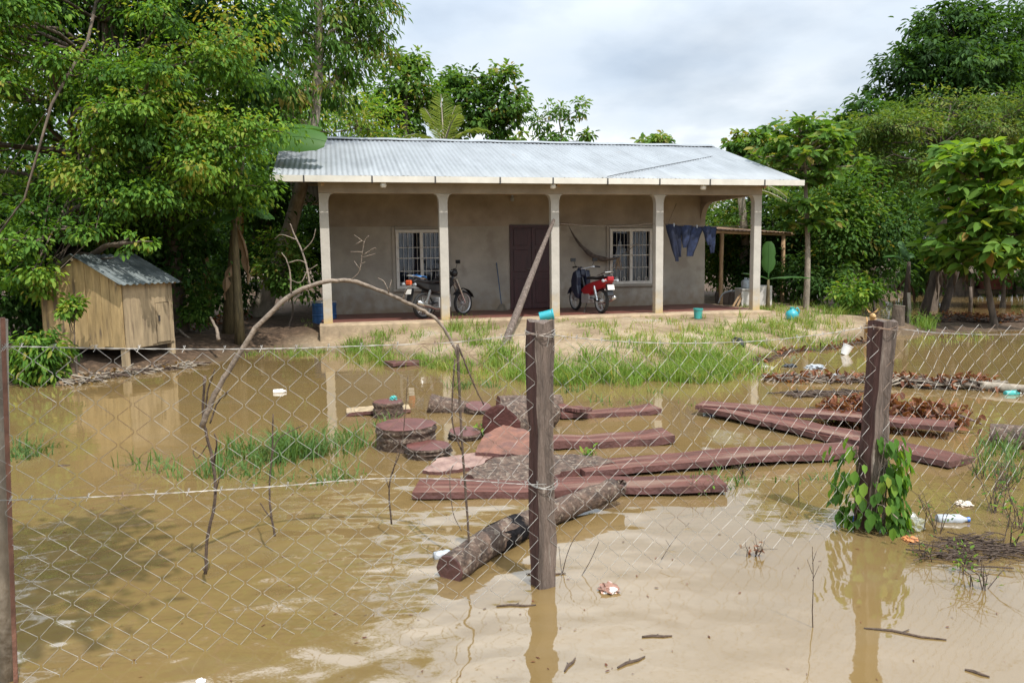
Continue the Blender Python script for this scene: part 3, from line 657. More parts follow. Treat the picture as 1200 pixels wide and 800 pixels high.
# undergrowth walls
UG = [('bush', 'dark green bush behind the wooden hut', 190, 290, 15.5, 70, 70, 1500, .15, 'dark'),
      ('bush', 'leafy dark bush left of the banana plants', 120, 250, 15, 80, 60, 1500, .15, 'mid'),
      ('bush', 'dark bush on the far left behind the hut', 10, 300, 14, 75, 90, 1900, .14, 'dark'),
      ('bush', 'sunlit shrub left of the porch beside the bare twigs', 335, 310, 16.5, 34, 40, 900, .12, 'mid'),
      ('bush', 'tall dark shrub between banana plants and the house', 300, 260, 19, 55, 75, 1700, .16, 'dark'),
      ('bush', 'dark shrub below the gable overhang beside the house wall', 365, 290, 22, 34, 60, 1000, .17, 'dark'),
      ('bush', 'dark shrub deep behind the twig heap left of the house', 262, 330, 18.5, 40, 50, 900, .15, 'dark'),
      ('bush', 'leafy shrub in shade right beside the hut door', 232, 345, 15.3, 26, 34, 600, .1, 'mid')]
for a in UG: bush(*a[:7], int(a[7]*1.5), a[8]*.78, a[9])
bush('bush', 'low pale green bush at the water edge in front of the hut', 48, 418, 11.2, 36, 30, 1500, .10, 'lime', aspect=.36, droop=.9, hue=-.1)
bush('bush', 'sprig of light green leaves hanging before the hut wall', 85, 362, 11.8, 18, 12, 240, .08, 'lime', hue=0)
RB = [('bush', 'green shrub seen through the side opening of the porch', 842, 262, 26, 42, 48, 1500, .18, 'mid'),
      ('bush', 'large dark shrub behind the rusty lean-to', 870, 285, 24, 60, 62, 1900, .18, 'mid'),
      ('bush', 'tall dark shrub right of the slim tree', 985, 260, 21.5, 48, 60, 2000, .17, 'mid'),
      ('bush', 'dark shrub behind the slim tree trunk', 930, 285, 23, 45, 70, 1700, .18, 'dark'),
      ('bush', 'dark shrub left of the banana clump', 1030, 275, 22, 45, 70, 1700, .17, 'dark'),
      ('bush', 'bright low shrub on the bank right of the pale stub post', 1002, 343, 18.6, 33, 16, 700, .14, 'lime'),
      ('bush', 'dark shrub under the spreading tree at the right edge', 1180, 265, 24, 70, 60, 1700, .18, 'dark'),
      ('bush', 'dark undergrowth behind the banana clump', 1100, 285, 25, 55, 60, 1500, .18, 'dark'),
      ('bush', 'dark low shrub under the slim tree', 955, 325, 21, 45, 22, 900, .15, 'dark'),
      ('bush', 'dark low shrub behind the water tank stand', 885, 330, 22, 36, 26, 700, .16, 'dark'),
      ('bush', 'shrub at the far end of the back water near the right edge', 1190, 315, 33, 60, 22, 800, .2, 'mid'),
      ('bush', 'shrub on the far bank behind the banana clump', 1080, 318, 33, 50, 22, 700, .2, 'dark')]
for a in RB: bush(*a[:7], int(a[7]*1.7), a[8]*.74, a[9])
# forest closing the view behind everything
protos = []
for k, (px, Y, rx, ry, kk, lm) in enumerate([(250, 40, 90, 90, 2600, 'dark'), (1010, 42, 80, 60, 2400, 'mid')]):
    c = D(px, 200, Y)
    protos.append((T('forest_tree', 'dense forest tree far behind the left trees' if k == 0 else 'dense forest tree far behind the right trees', px, Y, px, 210, .3,
      [CA(px, 190, Y, rx, ry, kk), CA(px-50, 240, Y, rx*.8, ry*.7, kk//2), CA(px+50, 240, Y, rx*.8, ry*.7, kk//2), CA(px, 280, Y, rx, ry*.4, kk//2)], .34, lm, group='forest trees in the far background')))
k = 0
for px, Y, pi in [(-150, 26, 0), (-60, 22, 1), (40, 25, 0), (130, 28, 1), (330, 42, 0), (960, 50, 1), (1130, 46, 0), (1240, 40, 1), (1330, 30, 0), (-260, 18, 0), (1420, 24, 1), (200, 34, 0)]:
    c = copytree(protos[pi]); p = grd(px, Y); c.location = p; c.rotation_euler = (0, 0, k*1.3+.5); s_ = Y/41*(1.0 if px < 600 else .95)
    c.scale = (s_*1.1, s_*1.1, max(s_, .75)); k += 1
    c['label'] = 'dense forest tree far behind the left trees' if px < 600 else 'dense forest tree far behind the right trees'

# rosette trees: whorls of broad leaves at the twig ends
def rosettes(tiers, L0, per=9):
    P, A, Nn, Ln, rnd = [], [], [], [], []
    for c, out_ in tiers:
        tl = RNG.normal(size=2)*.35; n = per+random.randint(-2, 2)
        for k in range(n):
            an = 2*math.pi*k/n+random.uniform(-.3, .3); el = random.uniform(-.75, .4)
            a_ = np.array([math.cos(an)*math.cos(el), math.sin(an)*math.cos(el), math.sin(el)])+.3*np.array(out_)
            P.append(np.array(c)+a_*.02); A.append(a_); Nn.append(np.array([a_[0]*.35+tl[0], a_[1]*.35-.25+tl[1], 1])+RNG.normal(size=3)*.38); Ln.append(L0*random.uniform(.6, 1.15)); rnd.append(min(1, max(0, random.gauss(.5, .22))))
    Ln = np.array(Ln); return leaf_geo(np.array(P), np.array(A), np.array(Nn), Ln, Ln*.52, .14, .22)+(np.repeat(rnd, 6),)
def rosette_tree(name, label, base, top, r0, tiers, L0, lm, per=9, bark=BARKL):
    """tiers: (height 0..1 on trunk, reach, number of branches, twig rosettes per branch, rise)"""
    base = Vector(base); top = Vector(top); t = thing(name, label, 'tree', base); d = top-base; mb = MB()
    bv = Vector((random.uniform(-.08, .08), random.uniform(-.08, .08), 0)); pts = [d*q+bv*math.sin(q*5) for q in np.linspace(0, 1, 9)]
    mb.tube([Vector((0, 0, -.2))]+pts, [r0*1.2]+[r0*(1-.6*q) for q in np.linspace(0, 1, 9)], 8, jit=.05)
    ros = []
    for (hq, reach, nb, nr, rise) in tiers:
        for b_ in range(nb):
            an = 2*math.pi*(b_+random.uniform(-.3, .3))/nb; s_ = pts[0].lerp(pts[-1], hq) if False else d*hq+bv*math.sin(hq*5)
            e_ = s_+Vector((math.cos(an), math.sin(an), 0))*reach*random.uniform(.6, 1.1)+Vector((0, 0, rise*random.uniform(.3, 1.3)))
            lp = limb(mb, s_, e_, r0*.35, r0*.1, .08, 6, 5)
            for q in range(nr):
                a_ = lp[random.randint(2, 5)]; o = a_+Vector((random.gauss(0, .2), random.gauss(0, .2), random.uniform(.0, .22)))*min(1.3, reach*.8)
                mb.tube([a_, o], [r0*.1, r0*.06], 4, caps=False); ros.append((tuple(o), tuple((o-s_).normalized())))
            ros.append((tuple(e_), tuple((e_-s_).normalized())))
    mb.build('trunk', bark, t, smooth=True)
    V, Q, rn = rosettes(ros, L0, per); fast('crown', V, Q, LM[lm], t, rn); return t
b = onground(946, 352); b = grd(946, 19.5)
rosette_tree('almond_tree', 'slim pale trunked tree with tiered umbrella crown beside the lean-to', b, D(945, 160, 19.5), .085,
   [(.98, .95, 6, 5, .3), (.9, 1.25, 7, 6, .25), (.82, 1.2, 7, 6, .15), (.74, .8, 5, 4, .1), (.58, .72, 6, 5, .1), (.5, .5, 4, 3, 0)], .3, 'mid', 8)
b = onground(1166, 381)
rosette_tree('broadleaf_tree', 'young tree with big bright leaves on the right bank, whitish trunk foot', b, D(1150, 185, b.y), .075,
   [(.98, .9, 6, 6, .3), (.88, 1.2, 7, 6, .3), (.77, 1.3, 7, 6, .2), (.66, 1.35, 7, 6, .1), (.56, 1.3, 7, 6, 0), (.47, 1.3, 7, 6, -.1), (.39, 1.25, 7, 5, -.15)], .36, 'bright', 7, bark=BARK)
# ---------------------------------------------------------------- banana plants and palms
def blade(mbx, pts, wid, fold=.25, notch=0, roll=0):
    """long leaf: rib polyline pts, half widths wid; appended as quads"""
    n = len(pts); b = len(mbx.v)
    for i, p in enumerate(pts):
        t_ = (pts[min(i+1, n-1)]-pts[max(i-1, 0)]).normalized(); s_ = t_.cross(Vector((0, 0, 1)))
        s_ = s_.normalized() if s_.length > 1e-4 else Vector((1, 0, 0))
        if roll: s_ = Matrix.Rotation(roll, 3, t_) @ s_
        u_ = s_.cross(t_)
        w_ = wid[i]*(1-(notch if (i % 3 == 1) else 0)*random.random())
        mbx.v += [p+s_*w_-u_*abs(w_)*fold*(.5+.5*random.random()), p+s_*w_*.5+u_*w_*.06, p, p-s_*w_*.5+u_*w_*.06, p-s_*w_-u_*abs(w_)*fold*(.5+.5*random.random())]
        if i:
            for k in range(4): mbx.face((b+5*i-5+k, b+5*i-4+k, b+5*i+k+1, b+5*i+k))
def banana(label, base, h, leaves, name='banana_plant', dead=2, r0=.11, lean=(0, 0), stemcol=(.11, .085, .04), dryc='brown'):
    t = thing(name, label, 'banana plant', base); mb = MB(); top = Vector((lean[0], lean[1], h))
    mb.tube([Vector((0, 0, -.1)), top*.3, top*.7, top], [r0*1.15, r0, r0*.8, r0*.5], 9, jit=.06); mb.build('stem', mat('banana_stem', stemcol, .8, .5, 5, .5, 20, stretch=(4, 4, .6)), t, smooth=True)
    for (az, el, Lg, droop, W, *rl) in leaves:
        a_ = R(az); pts = []
        for q in np.linspace(0, 1, 13):
            r_ = Lg*q*math.cos(R(el))*(1-.15*droop*q); pts.append(top+Vector((math.cos(a_)*r_, math.sin(a_)*r_, Lg*q*math.sin(R(el))-droop*Lg*.55*q*q)))
        m_ = MB(); wd = [max(.012, W*1.25*min(1, max(0, (q-.14)*6))*math.sqrt(max(0, 1-((q-.5)/.52)**4))) if q > .14 else .015 for q in np.linspace(0, 1, 13)]
        blade(m_, pts, wd, .3, .16, R(rl[0]) if rl else 0); m_.tube(pts, lerpr(.02, .005, 13), 5)
        o = m_.build('leaf', LM['banana'], t, smooth=True); at_ = o.data.attributes.new('rnd', 'FLOAT', 'POINT'); at_.data.foreach_set('value', [random.uniform(.2, .8)]*len(o.data.vertices))
    for k in range(dead):
        a_ = random.uniform(0, 6.28); m_ = MB(); q0 = top*random.uniform(.6, .95); rl_ = random.uniform(.25, .5)
        pts = [q0+Vector((math.cos(a_)*(.2*math.sin(q*2.0)+.04), math.sin(a_)*(.2*math.sin(q*2.0)+.04), .08*math.sin(q*3)-q*h*rl_)) for q in np.linspace(0, 1, 9)]
        ws = (1 if dryc == 'brown' else .5)*random.uniform(.5, .9); blade(m_, pts, [q*ws for q in (.015, .05, .09, .12, .13, .12, .1, .07, .02)], .8, .7, random.uniform(-.8, .8)); o = m_.build('dry_leaf', LM[dryc], t)
        at_ = o.data.attributes.new('rnd', 'FLOAT', 'POINT'); at_.data.foreach_set('value', list(np.clip(RNG.normal(.5, .2, len(o.data.vertices)), 0, 1)))
banana('tall banana plant whose long leaf lies over the left roof corner', grd(262, 15.6), D(275, 185, 15.6).z, [(2, 13, 1.8, .42, .26, 55), (28, 30, 2.0, .6, .24), (95, 50, 1.7, .6, .2), (170, 30, 1.6, .9, .2), (240, 35, 1.4, .9, .2), (300, 10, 1.4, .8, .22)], lean=(.5, 0))
banana('dark stemmed banana plant with drooping leaves in shade left of the house', grd(276, 15.0), D(276, 262, 15).z, [(-30, 25, 1.3, .9, .19), (50, 35, 1.2, .8, .18), (150, 30, 1.3, .9, .19), (215, 5, 1.2, .7, .2), (275, 25, 1.1, 1.0, .19)], dead=3, r0=.09)
banana('banana plant with torn pale stalks in shade behind the hut', grd(240, 16.6), D(268, 215, 16.6).z, [(100, 60, 1.2, .4, .12), (160, 45, 1.2, .7, .16), (20, 40, 1.2, .8, .18), (250, 30, 1.1, .9, .18)], dead=3, r0=.08)
b = onground(1088, 376)
banana('thick leaning banana stem in the dark clump on the right bank', b+Vector((0, .3, 0)), 1.7, [(200, 40, .8, .9, .14, 30), (-20, 50, .8, .8, .13, -25), (100, 60, .9, .7, .14), (40, 70, .9, .5, .12)], dead=7, r0=.11, lean=(.45, .1), stemcol=(.055, .038, .026), dryc='dead')
banana('upright banana stem at the left of the clump on the right bank', b+Vector((-.35, .5, 0)), 1.5, [(170, 35, .9, .8, .14), (70, 45, .8, .8, .13), (120, 70, .8, .5, .13)], dead=6, r0=.08, lean=(.05, 0), stemcol=(.055, .038, .026), dryc='dead')
banana('banana stem leaning right in the clump on the right bank', b+Vector((.35, .1, 0)), 1.7, [(10, 35, .8, .8, .14), (120, 45, .8, .8, .14), (80, 72, .8, .5, .13)], dead=7, r0=.1, lean=(.6, .2), stemcol=(.055, .038, .026), dryc='dead')
b = grd(901, 18.6)
banana('young banana plant with upright leaf beside the lean-to washbasin', b, .75, [(75, 82, .95, .05, .13), (0, 12, 1.1, .35, .1), (190, 25, .8, .4, .1)], dead=0, r0=.05)
def palm(label, px, py, Y, fr):
    c = D(px, py, Y); t = thing('coconut_palm', label, 'palm', grd(px, Y)); rel = c-Vector(t.location); mb = MB()
    mb.tube([Vector((0, 0, -.2)), rel*.5+Vector((.15, 0, 0)), rel], [.16, .12, .11], 8); mb.build('trunk', BARKL, t, smooth=True)
    for (az, el, Lg, dr) in fr:
        a_ = R(az); pts = [rel+Vector((math.cos(a_)*Lg*q*math.cos(R(el)), math.sin(a_)*Lg*q*math.cos(R(el)), Lg*q*math.sin(R(el))-dr*Lg*q*q*.6)) for q in np.linspace(0, 1, 14)]
        mb = MB(); mb.tube(pts, lerpr(.035, .008, 14), 5); f_ = mb.build('frond', BARKL, t)
        P, A, Nn, Ln = [], [], [], []
        for q in np.linspace(.08, .99, 46):
            i = min(12, int(q*13)); p_ = pts[i].lerp(pts[i+1], q*13-i); tg = (pts[i+1]-pts[i]).normalized(); sd_ = tg.cross(Vector((0, 0, 1))).normalized()
            for s_ in (-1, 1):
                P.append(p_); A.append(tg*.8+sd_*s_*.8+Vector((0, 0, -.12))+Vector(RNG.normal(size=3)*.06)); Nn.append((RNG.normal()*.5, -.4, 1)); Ln.append(Lg*.24*math.sin(math.pi*(.15+.8*q))**.7)
        Ln = np.array(Ln); V, Q = leaf_geo(np.array(P), np.array(A), np.array(Nn), Ln, Ln*.05, .1, .15)
        fast('leaflets', V, Q, LM['palm'], f_, np.repeat(np.clip(RNG.normal(.5, .2, len(Ln)), 0, 1), 6))
palm('coconut palm fronds rising behind the roof between the two rounded trees', 520, 172, 26, [(100, 75, 2.3, .3), (60, 68, 2.0, .35), (140, 65, 2.0, .4), (5, 45, 2.2, .8), (200, 40, 1.7, .8), (300, 55, 1.9, .6), (30, 30, 2.0, .8)])
palm('palm with long hanging fronds seen through the porch side opening', 868, 222, 23, [(10, 20, 2.0, .9), (50, 40, 2.0, .9), (170, 25, 2.0, .9), (230, 10, 1.8, .8), (300, 20, 1.8, .9), (-25, 5, 1.7, .9), (110, 60, 1.7, .6)])

# ---------------------------------------------------------------- grass
def grass(name, label, patches, lm, kind='stuff', cat='grass'):
    P, A, Ln, rnd = [], [], [], []
    for (px, py, rx, ry, n, hgt, dead) in patches:
        ntuft = max(4, n//14)
        for k in range(ntuft):
            an = random.uniform(0, 6.283); r_ = math.sqrt(random.random()); c = G(px+rx*r_*math.cos(an), py+ry*r_*math.sin(an), .2 if lm == 'grass' else 0)
            if lm == 'grass':
                q = c-HP; q.z = 0
                if (-.3 < q.dot(hd) < HL+.3 and q.dot(hn) > -.55): continue
            if vnoise(c.x, c.y, 3.1, 8) < -.05 and random.random() < .85: continue
            hh = hgt*random.uniform(.5, 1.5)*(1.25 if lm == 'grass' else 1); rn = random.gauss(.42, .15)+dead
            for j in range(14):
                x, y = c.x+random.gauss(0, .07), c.y+random.gauss(0, .07)
                P.append((x, y)); A.append((random.gauss(0, .34), random.gauss(0, .34), 1)); Ln.append(hh*random.uniform(.45, 1.15)); rnd.append(min(1, max(0, rn+random.gauss(0, .13))))
    P = np.array(P); z = np.maximum(height(P)[0], -.02) if lm == 'grass' else np.full(len(P), -.02)
    P = np.column_stack([P, z-.01]); A = nrm(np.array(A)); Ln = np.array(Ln); n = len(P)
    sd_ = nrm(np.cross(A, np.array([0, 0, 1.])+.3*unit(n))); w_ = (.0045+.003*RNG.random(n))[:, None]; lean = A*np.array([1, 1, 0])
    mid = P+A*(Ln*.55)[:, None]; tip = P+A*Ln[:, None]+lean*(Ln*.7)[:, None]-np.array([0, 0, .22])*(Ln*RNG.random(n))[:, None]
    V = np.stack([P-sd_*w_, P+sd_*w_, mid+sd_*w_*.8, tip, mid-sd_*w_*.8], 1).reshape(-1, 3); b = (np.arange(n)*5)[:, None]
    Q = np.concatenate([b+np.array([[0, 1, 2, 4]]), b+np.array([[4, 2, 3, 3]])])
    tri = Q[n:, :3]; q4 = Q[:n]
    # two face kinds: build as triangles
    F3 = np.concatenate([q4[:, [0, 1, 2]], q4[:, [0, 2, 3]], tri])
    return tag(fast(name, V, F3, LM[lm], None, np.repeat(rnd, 5)), label, cat, kind=kind)
grass('yard_grass', 'rough green and yellow grass growing over the yard bank', [
    (430, 398, 40, 8, 1500, .20, 0), (385, 403, 60, 5, 600, .12, 0), (490, 392, 22, 7, 400, .18, .05), (545, 398, 26, 10, 900, .22, 0), (600, 422, 60, 12, 2400, .22, -.05), (720, 428, 130, 8, 4200, .2, -.05), (860, 420, 50, 10, 1500, .18, 0), (540, 412, 60, 8, 1500, .18, 0), (480, 412, 60, 6, 900, .18, 0), (840, 425, 60, 8, 1300, .2, .05), (650, 400, 90, 12, 900, .14, .12), (820, 395, 60, 12, 900, .14, .15), (560, 388, 22, 4, 300, .16, .1),
    (690, 425, 45, 9, 1700, .28, -.05), (760, 418, 50, 10, 1500, .24, .05), (830, 416, 40, 12, 1900, .28, 0), (870, 398, 36, 12, 1300, .17, .1), (905, 385, 40, 14, 1700, .17, .12), (950, 385, 50, 14, 2200, .2, .1), (985, 368, 45, 9, 1500, .2, .15), (900, 371, 30, 5, 600, .13, .1), (950, 362, 60, 4, 600, .12, .15),
    (800, 400, 60, 8, 500, .14, .25), (700, 402, 60, 8, 450, .13, .25), (640, 388, 120, 6, 350, .1, .3), (1010, 355, 40, 4, 500, .2, .35), (1085, 378, 12, 5, 350, .3, -.05), (1120, 385, 40, 4, 350, .12, .2), (440, 388, 90, 5, 500, .12, .2), (735, 385, 100, 6, 300, .08, .3), (790, 373, 60, 3, 150, .1, .15), (690, 374, 40, 2, 160, .1, .05), (330, 402, 45, 4, 350, .12, 0)], 'grass')
grass('flooded_grass', 'tufts of green grass standing out of the brown water on the left', [(280, 545, 125, 15, 620, .26, 0), (190, 552, 45, 12, 260, .22, 0), (330, 530, 60, 12, 380, .28, 0), (400, 520, 35, 16, 240, .2, .05), (35, 528, 22, 10, 240, .14, -.1), (450, 500, 25, 10, 120, .18, 0), (350, 560, 80, 6, 300, .12, .1)], 'reed')
grass('sprouting_grass', 'sparse thin grass sprouting from the water around the planks', [(660, 450, 60, 10, 260, .16, 0), (560, 452, 30, 6, 200, .16, 0), (760, 470, 60, 10, 140, .12, .1), (830, 572, 40, 8, 140, .14, 0), (660, 540, 30, 12, 120, .08, 0), (1170, 540, 30, 30, 260, .2, .1), (900, 560, 90, 20, 140, .1, .1)], 'reed')

# ---------------------------------------------------------------- chain link fence along the water
FA, FB = G(637, 685), G(1015, 617)
fdir = (FB-FA); FSP = fdir.length; fdir = fdir.normalized(); fnor = Vector((-fdir.y, fdir.x, 0))
FP = [FA-fdir*FSP*1.075, FA, FB, FB+fdir*FSP]
fence = thing('chain_link_fence', 'sagging rusty chain link fence with rough timber posts standing in the flood water', 'fence', FA)
zTop = [D(20, 407, FP[0].y).z, D(632, 397, FA.y).z, D(1030, 384, FB.y).z, D(1030, 384, FB.y).z-.02]
def timber(pts, wx, wy, rot, mats, jag=.006, n=14):
    """rough sawn post along pts with uneven section and top"""
    m_ = MB(); b = 0; a_, b_ = Vector(pts[0]), Vector(pts[1])
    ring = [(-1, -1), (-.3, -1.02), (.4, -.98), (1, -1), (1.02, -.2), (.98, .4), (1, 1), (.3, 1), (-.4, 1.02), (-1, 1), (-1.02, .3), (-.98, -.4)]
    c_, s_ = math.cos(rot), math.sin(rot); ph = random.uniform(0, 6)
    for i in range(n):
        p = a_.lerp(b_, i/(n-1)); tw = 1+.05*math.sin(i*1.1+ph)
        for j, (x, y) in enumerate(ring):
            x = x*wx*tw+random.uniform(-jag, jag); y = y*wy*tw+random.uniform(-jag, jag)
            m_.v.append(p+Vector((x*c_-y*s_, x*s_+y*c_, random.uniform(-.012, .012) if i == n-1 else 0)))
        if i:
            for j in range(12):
                k = (j+1) % 12; m_.face((b+12*i-12+j, b+12*i-12+k, b+12*i+k, b+12*i+j), 1 if j in (9, 10, 11) else 0)  # left faces take the darker timber, shade put into the colour
    m_.face([12*(n-1)+j for j in range(12)], 0); return m_
def top_of(px, py, base): return D(px, py, base.y)-FA
p = timber((FA-FA-Vector((0, 0, .5)), top_of(632.5, 376, FA)), .052, .05, .47, [POSTW, POSTSH]).build('post', [POSTW, POSTSH], fence); p['label'] = 'square sawn grey brown timber post with shade coloured into its left face'
fb = FB-FA
p = timber((fb-Vector((.02, 0, .5)), top_of(1035.5, 376, FB)), .058, .054, .35, [POSTSH, POSTW]).build('post', [POSTW, POSTSH], fence); p['label'] = 'thick dark weathered post overgrown with a vine'
mb = MB(); q = FP[0]-FA; tp = D(-1, 374, FP[0].y)-FA; q2 = D(3, 800, FP[0].y)-FA
mb.tube([q2-Vector((.0, 0, .4)), q2.lerp(tp, .5)+Vector((.005, 0, 0)), tp], [.034, .031, .03], 9, jit=.06)
p = mb.build('post', BARKL, fence, smooth=True); p['label'] = 'round pale pole post at the left edge'
mb = MB(); q3 = q+Vector((.033, -.02, 0)); mb.tube([D(13, 800, FP[0].y-.03)-FA-Vector((0, 0, .4)), D(3, 372, FP[0].y-.03)-FA], .009, 7); mb.build('rusty_rod', RUSTPIPE, fence)
p = timber((FP[3]-FA-Vector((0, 0, .5)), FP[3]-FA+Vector((.02, 0, 1.35))), .06, .06, .3, [POSTW, POSTSH]).build('post', [POSTW, POSTSH], fence)
W_, H_ = .143, .118
def panel(i):
    a_, b_ = FP[i]-FA, FP[i+1]-FA; Lg = (b_-a_).length; za, zb = zTop[i], zTop[i+1]; dd = (b_-a_).normalized()
    mb = MB(); nwire = int(Lg/(W_/2)); ph = i*1.7
    for k in range(nwire):
        x0 = k*W_/2+.01; pts = []; flip = k % 2
        nn = int(max(za, zb)/(H_/2))+2
        for j in range(nn):
            z = -.12+j*H_/2; x = x0+(W_/2 if (j+flip) % 2 else 0); s_ = min(1, x/Lg); tz = za+(zb-za)*s_+.012*math.sin(x*6+ph)-(.05 if i == 1 else .02)*math.sin(math.pi*s_)
            z = z*(tz/(nn*H_/2-.12-H_/2))
            sag = .018*math.sin(x*2.3+z*2+ph)+.01*math.sin(x*7+z*5+ph)
            side = .0022*(1 if ((j+k) % 2) else -1)
            dxx = .012*math.sin(z*5+x*3+ph)+.008*math.sin(x*9+z*11)
            base_ = dd*(x+dxx); pts.append(a_+base_+fnor*(sag+side-.062)+Vector((0, 0, z+.01*math.sin(x*4+ph))))
        pts2 = []
        for j, p_ in enumerate(pts):                       # rounded bends
            if 0 < j < len(pts)-1: pts2 += [p_.lerp(pts[j-1], .09), p_.lerp(pts[j+1], .09)]
            else: pts2.append(p_)
        mb.tube(pts2, .0011, 4, caps=False)
    mb.build('mesh_panel', WIRE, fence)
for i in range(3): panel(i)
def barbed(pix, Ys, name, barbs=True):
    pts = spline([D(px, py, Y)-FA for (px, py), Y in zip(pix, Ys)], 14); m_ = MB()
    for ph in (0, math.pi):
        pp = [p_+Vector((0, math.cos(i*1.3+ph), math.sin(i*1.3+ph)))*.0018 for i, p_ in enumerate(pts)]; m_.tube(pp, .0012, 4)
    if barbs:
        for i in range(3, len(pts)-2, 6):
            p_ = pts[i]
            for s_ in (-1, 1): m_.tube([p_+Vector((.003, .012*s_, .014)), p_, p_+Vector((-.004, -.012*s_, -.014*s_))], .0013, 4)
    m_.build(name, WIRE, fence)
def fy(px): t_ = (px-637)/(1015-637); return 0
def fenceY(px, py):                                        # distance of the fence line behind a photo column
    d = ray(px, py); o = FA-fnor*.068; k = (o.x*fnor.x+o.y*fnor.y)/(d.x*fnor.x+d.y*fnor.y); return d.y*k
for nm, px_ in (('barbed_wire', [(2, 408), (20, 406), (120, 408), (240, 409), (340, 408), (430, 405), (530, 401), (612, 392), (640, 391)]),
                ('barbed_wire', [(0, 586), (60, 584), (150, 580), (240, 575), (330, 569), (430, 561), (520, 561), (612, 567), (640, 567)]),
                ('barbed_wire', [(636, 391), (700, 398), (780, 402), (880, 400), (960, 392), (1012, 384), (1040, 383)]),
                ('barbed_wire', [(1036, 383), (1100, 390), (1180, 392), (1260, 388), (1330, 380)])):
    barbed(px_, [fenceY(*q) for q in px_], nm)
for (px, py, rr_) in ((633, 391, .078), (636, 567, .078), (1032, 384, .098)):   # wire bound round the posts
    c_ = D(px, py, (FA if px < 900 else FB).y)-FA; m_ = MB()
    for k in range(3):
        m_.tube([c_+Vector((rr_*math.cos(a_)*1.0, rr_*math.sin(a_)*1.0, .006*k+.012*math.sin(a_*2+k)))for a_ in [R(20*i) for i in range(19)]], .0018, 4)
    m_.tube([c_+Vector((.02, -rr_, 0)), c_+Vector((.05, -rr_-.02, .03)), c_+Vector((.03, -rr_-.01, -.06))], .0018, 4)
    m_.build('tie_wire', WIRE, fence)

# ---------------------------------------------------------------- vine on the right post
t = thing('climbing_vine', 'bright green heart leaved vine climbing the dark right fence post', 'vine', FB)
P, A, Nn, Ln = [], [], [], []; mb = MB()
for k in range(23):
    an = random.uniform(0, 6.28); h_ = random.uniform(.15, .55); r_ = .09
    pts = [Vector((r_*math.cos(an+q)+.02, r_*math.sin(an+q), .02+h_*q)) for q in np.linspace(0, 1, 7)]
    e_ = pts[-1]+Vector((random.gauss(-.02, .06), random.gauss(-.04, .06), random.uniform(-.1, .05))); pts += [pts[-1].lerp(e_, .5)+Vector((0, 0, .03)), e_]
    mb.tube(pts, .0035, 4)
    for q in range(15):
        s_ = random.randint(1, 8); p_ = pts[s_]; o = Vector((p_.x, p_.y, 0)).normalized()
        o = (o+Vector((random.gauss(0, .6), random.gauss(-.25, .5), 0))).normalized()
        pz = p_+o*random.uniform(.02, .13)+Vector((0, 0, random.uniform(-.06, .04))); 
        if pz.z < .02: pz.z = .03
        P.append(pz); A.append(o*.5+Vector((0, 0, -.9+random.gauss(0, .25)))); Nn.append(o+Vector((0, 0, .7))); Ln.append(random.uniform(.05, .105))
mb.build('stem', TWIG, t)
Ln = np.array(Ln); V, Q = leaf_geo(np.array(P), np.array(A), np.array(Nn), Ln, Ln*.62, .12, .2)
fast('foliage', V, Q, LM['lime'], t, np.repeat(np.clip(RNG.normal(.3, .2, len(Ln)), 0, 1), 6))

# ---------------------------------------------------------------- wooden hut on stilts
hb = G(149, 437); al = R(15); ha = Vector((-math.cos(al), math.sin(al), 0)); hbv = Vector((math.sin(al), math.cos(al), 0))
zf = D(148, 408, hb.y).z; ze = D(149, 331, hb.y).z; GW, DWd = 1.58, 1.14
hut = thing('wooden_hut', 'small weathered plank hut on stilts with gabled tin roof at the water', 'hut', (hb.x, hb.y, 0))
def HU(a_, b_, z): return ha*a_+hbv*b_+Vector((0, 0, z))
zr = ze+.42
for (a_, b_) in ((.02, .02), (GW-.04, .02), (.02, DWd-.04), (GW-.04, DWd-.04)):
    mb = MB(); mb.box(HU(a_+.03, b_+.03, (zf+.05-.4)/2), (.1, .09, zf+.05+.4), Matrix.Rotation(-al, 3, 'Z')); mb.build('stilt', PLANKG, hut, bevel=.006)
mb = MB(); mb.v = []
def plank(mb, a0, a1, fz0, fz1, face, off, dep=.02, mi=0):
    """vertical board on the gable face ('g', along a) or door face ('d', along b)"""
    b = len(mb.v); P_ = (lambda a_, z, o: HU(a_, -o, z)) if face == 'g' else (lambda a_, z, o: HU(-o, a_, z))
    o0 = off+random.uniform(-.004, .004)
    for o in (o0, o0+dep):
        mb.v += [P_(a0, fz0(a0), o), P_(a1, fz0(a1), o), P_(a1, fz1(a1), o), P_(a0, fz1(a0), o)]
    for q in ((0, 1, 2, 3), (7, 6, 5, 4), (0, 4, 5, 1), (1, 5, 6, 2), (2, 6, 7, 3), (3, 7, 4, 0)): mb.face([b+i for i in q], mi)
gt = lambda a_: ze+(zr-ze)*(1-abs(a_-GW/2)/(GW/2))-.02
mb = MB(); x = 0
while x < GW-.02:
    wd = random.uniform(.13, .24); x1 = min(GW, x+wd); dz = random.uniform(-.03, .02)
    cuts = [x]+([GW/2] if x < GW/2 < x1 else [])+[x1-.006]
    for c0, c1 in zip(cuts, cuts[1:]): plank(mb, c0, c1, lambda a_: zf+dz, gt, 'g', 0)
    x = x1
mb.build('gable_wall', PLANKW, hut)
mb = MB()
for (x0, x1) in ((.01, .31), (.315, .60)): plank(mb, x0, x1, lambda a_: zf-.02, lambda a_: ze-.02, 'd', 0)
plank(mb, .61, 1.13, lambda a_: zf-.0, lambda a_: ze-.02, 'd', -.03)
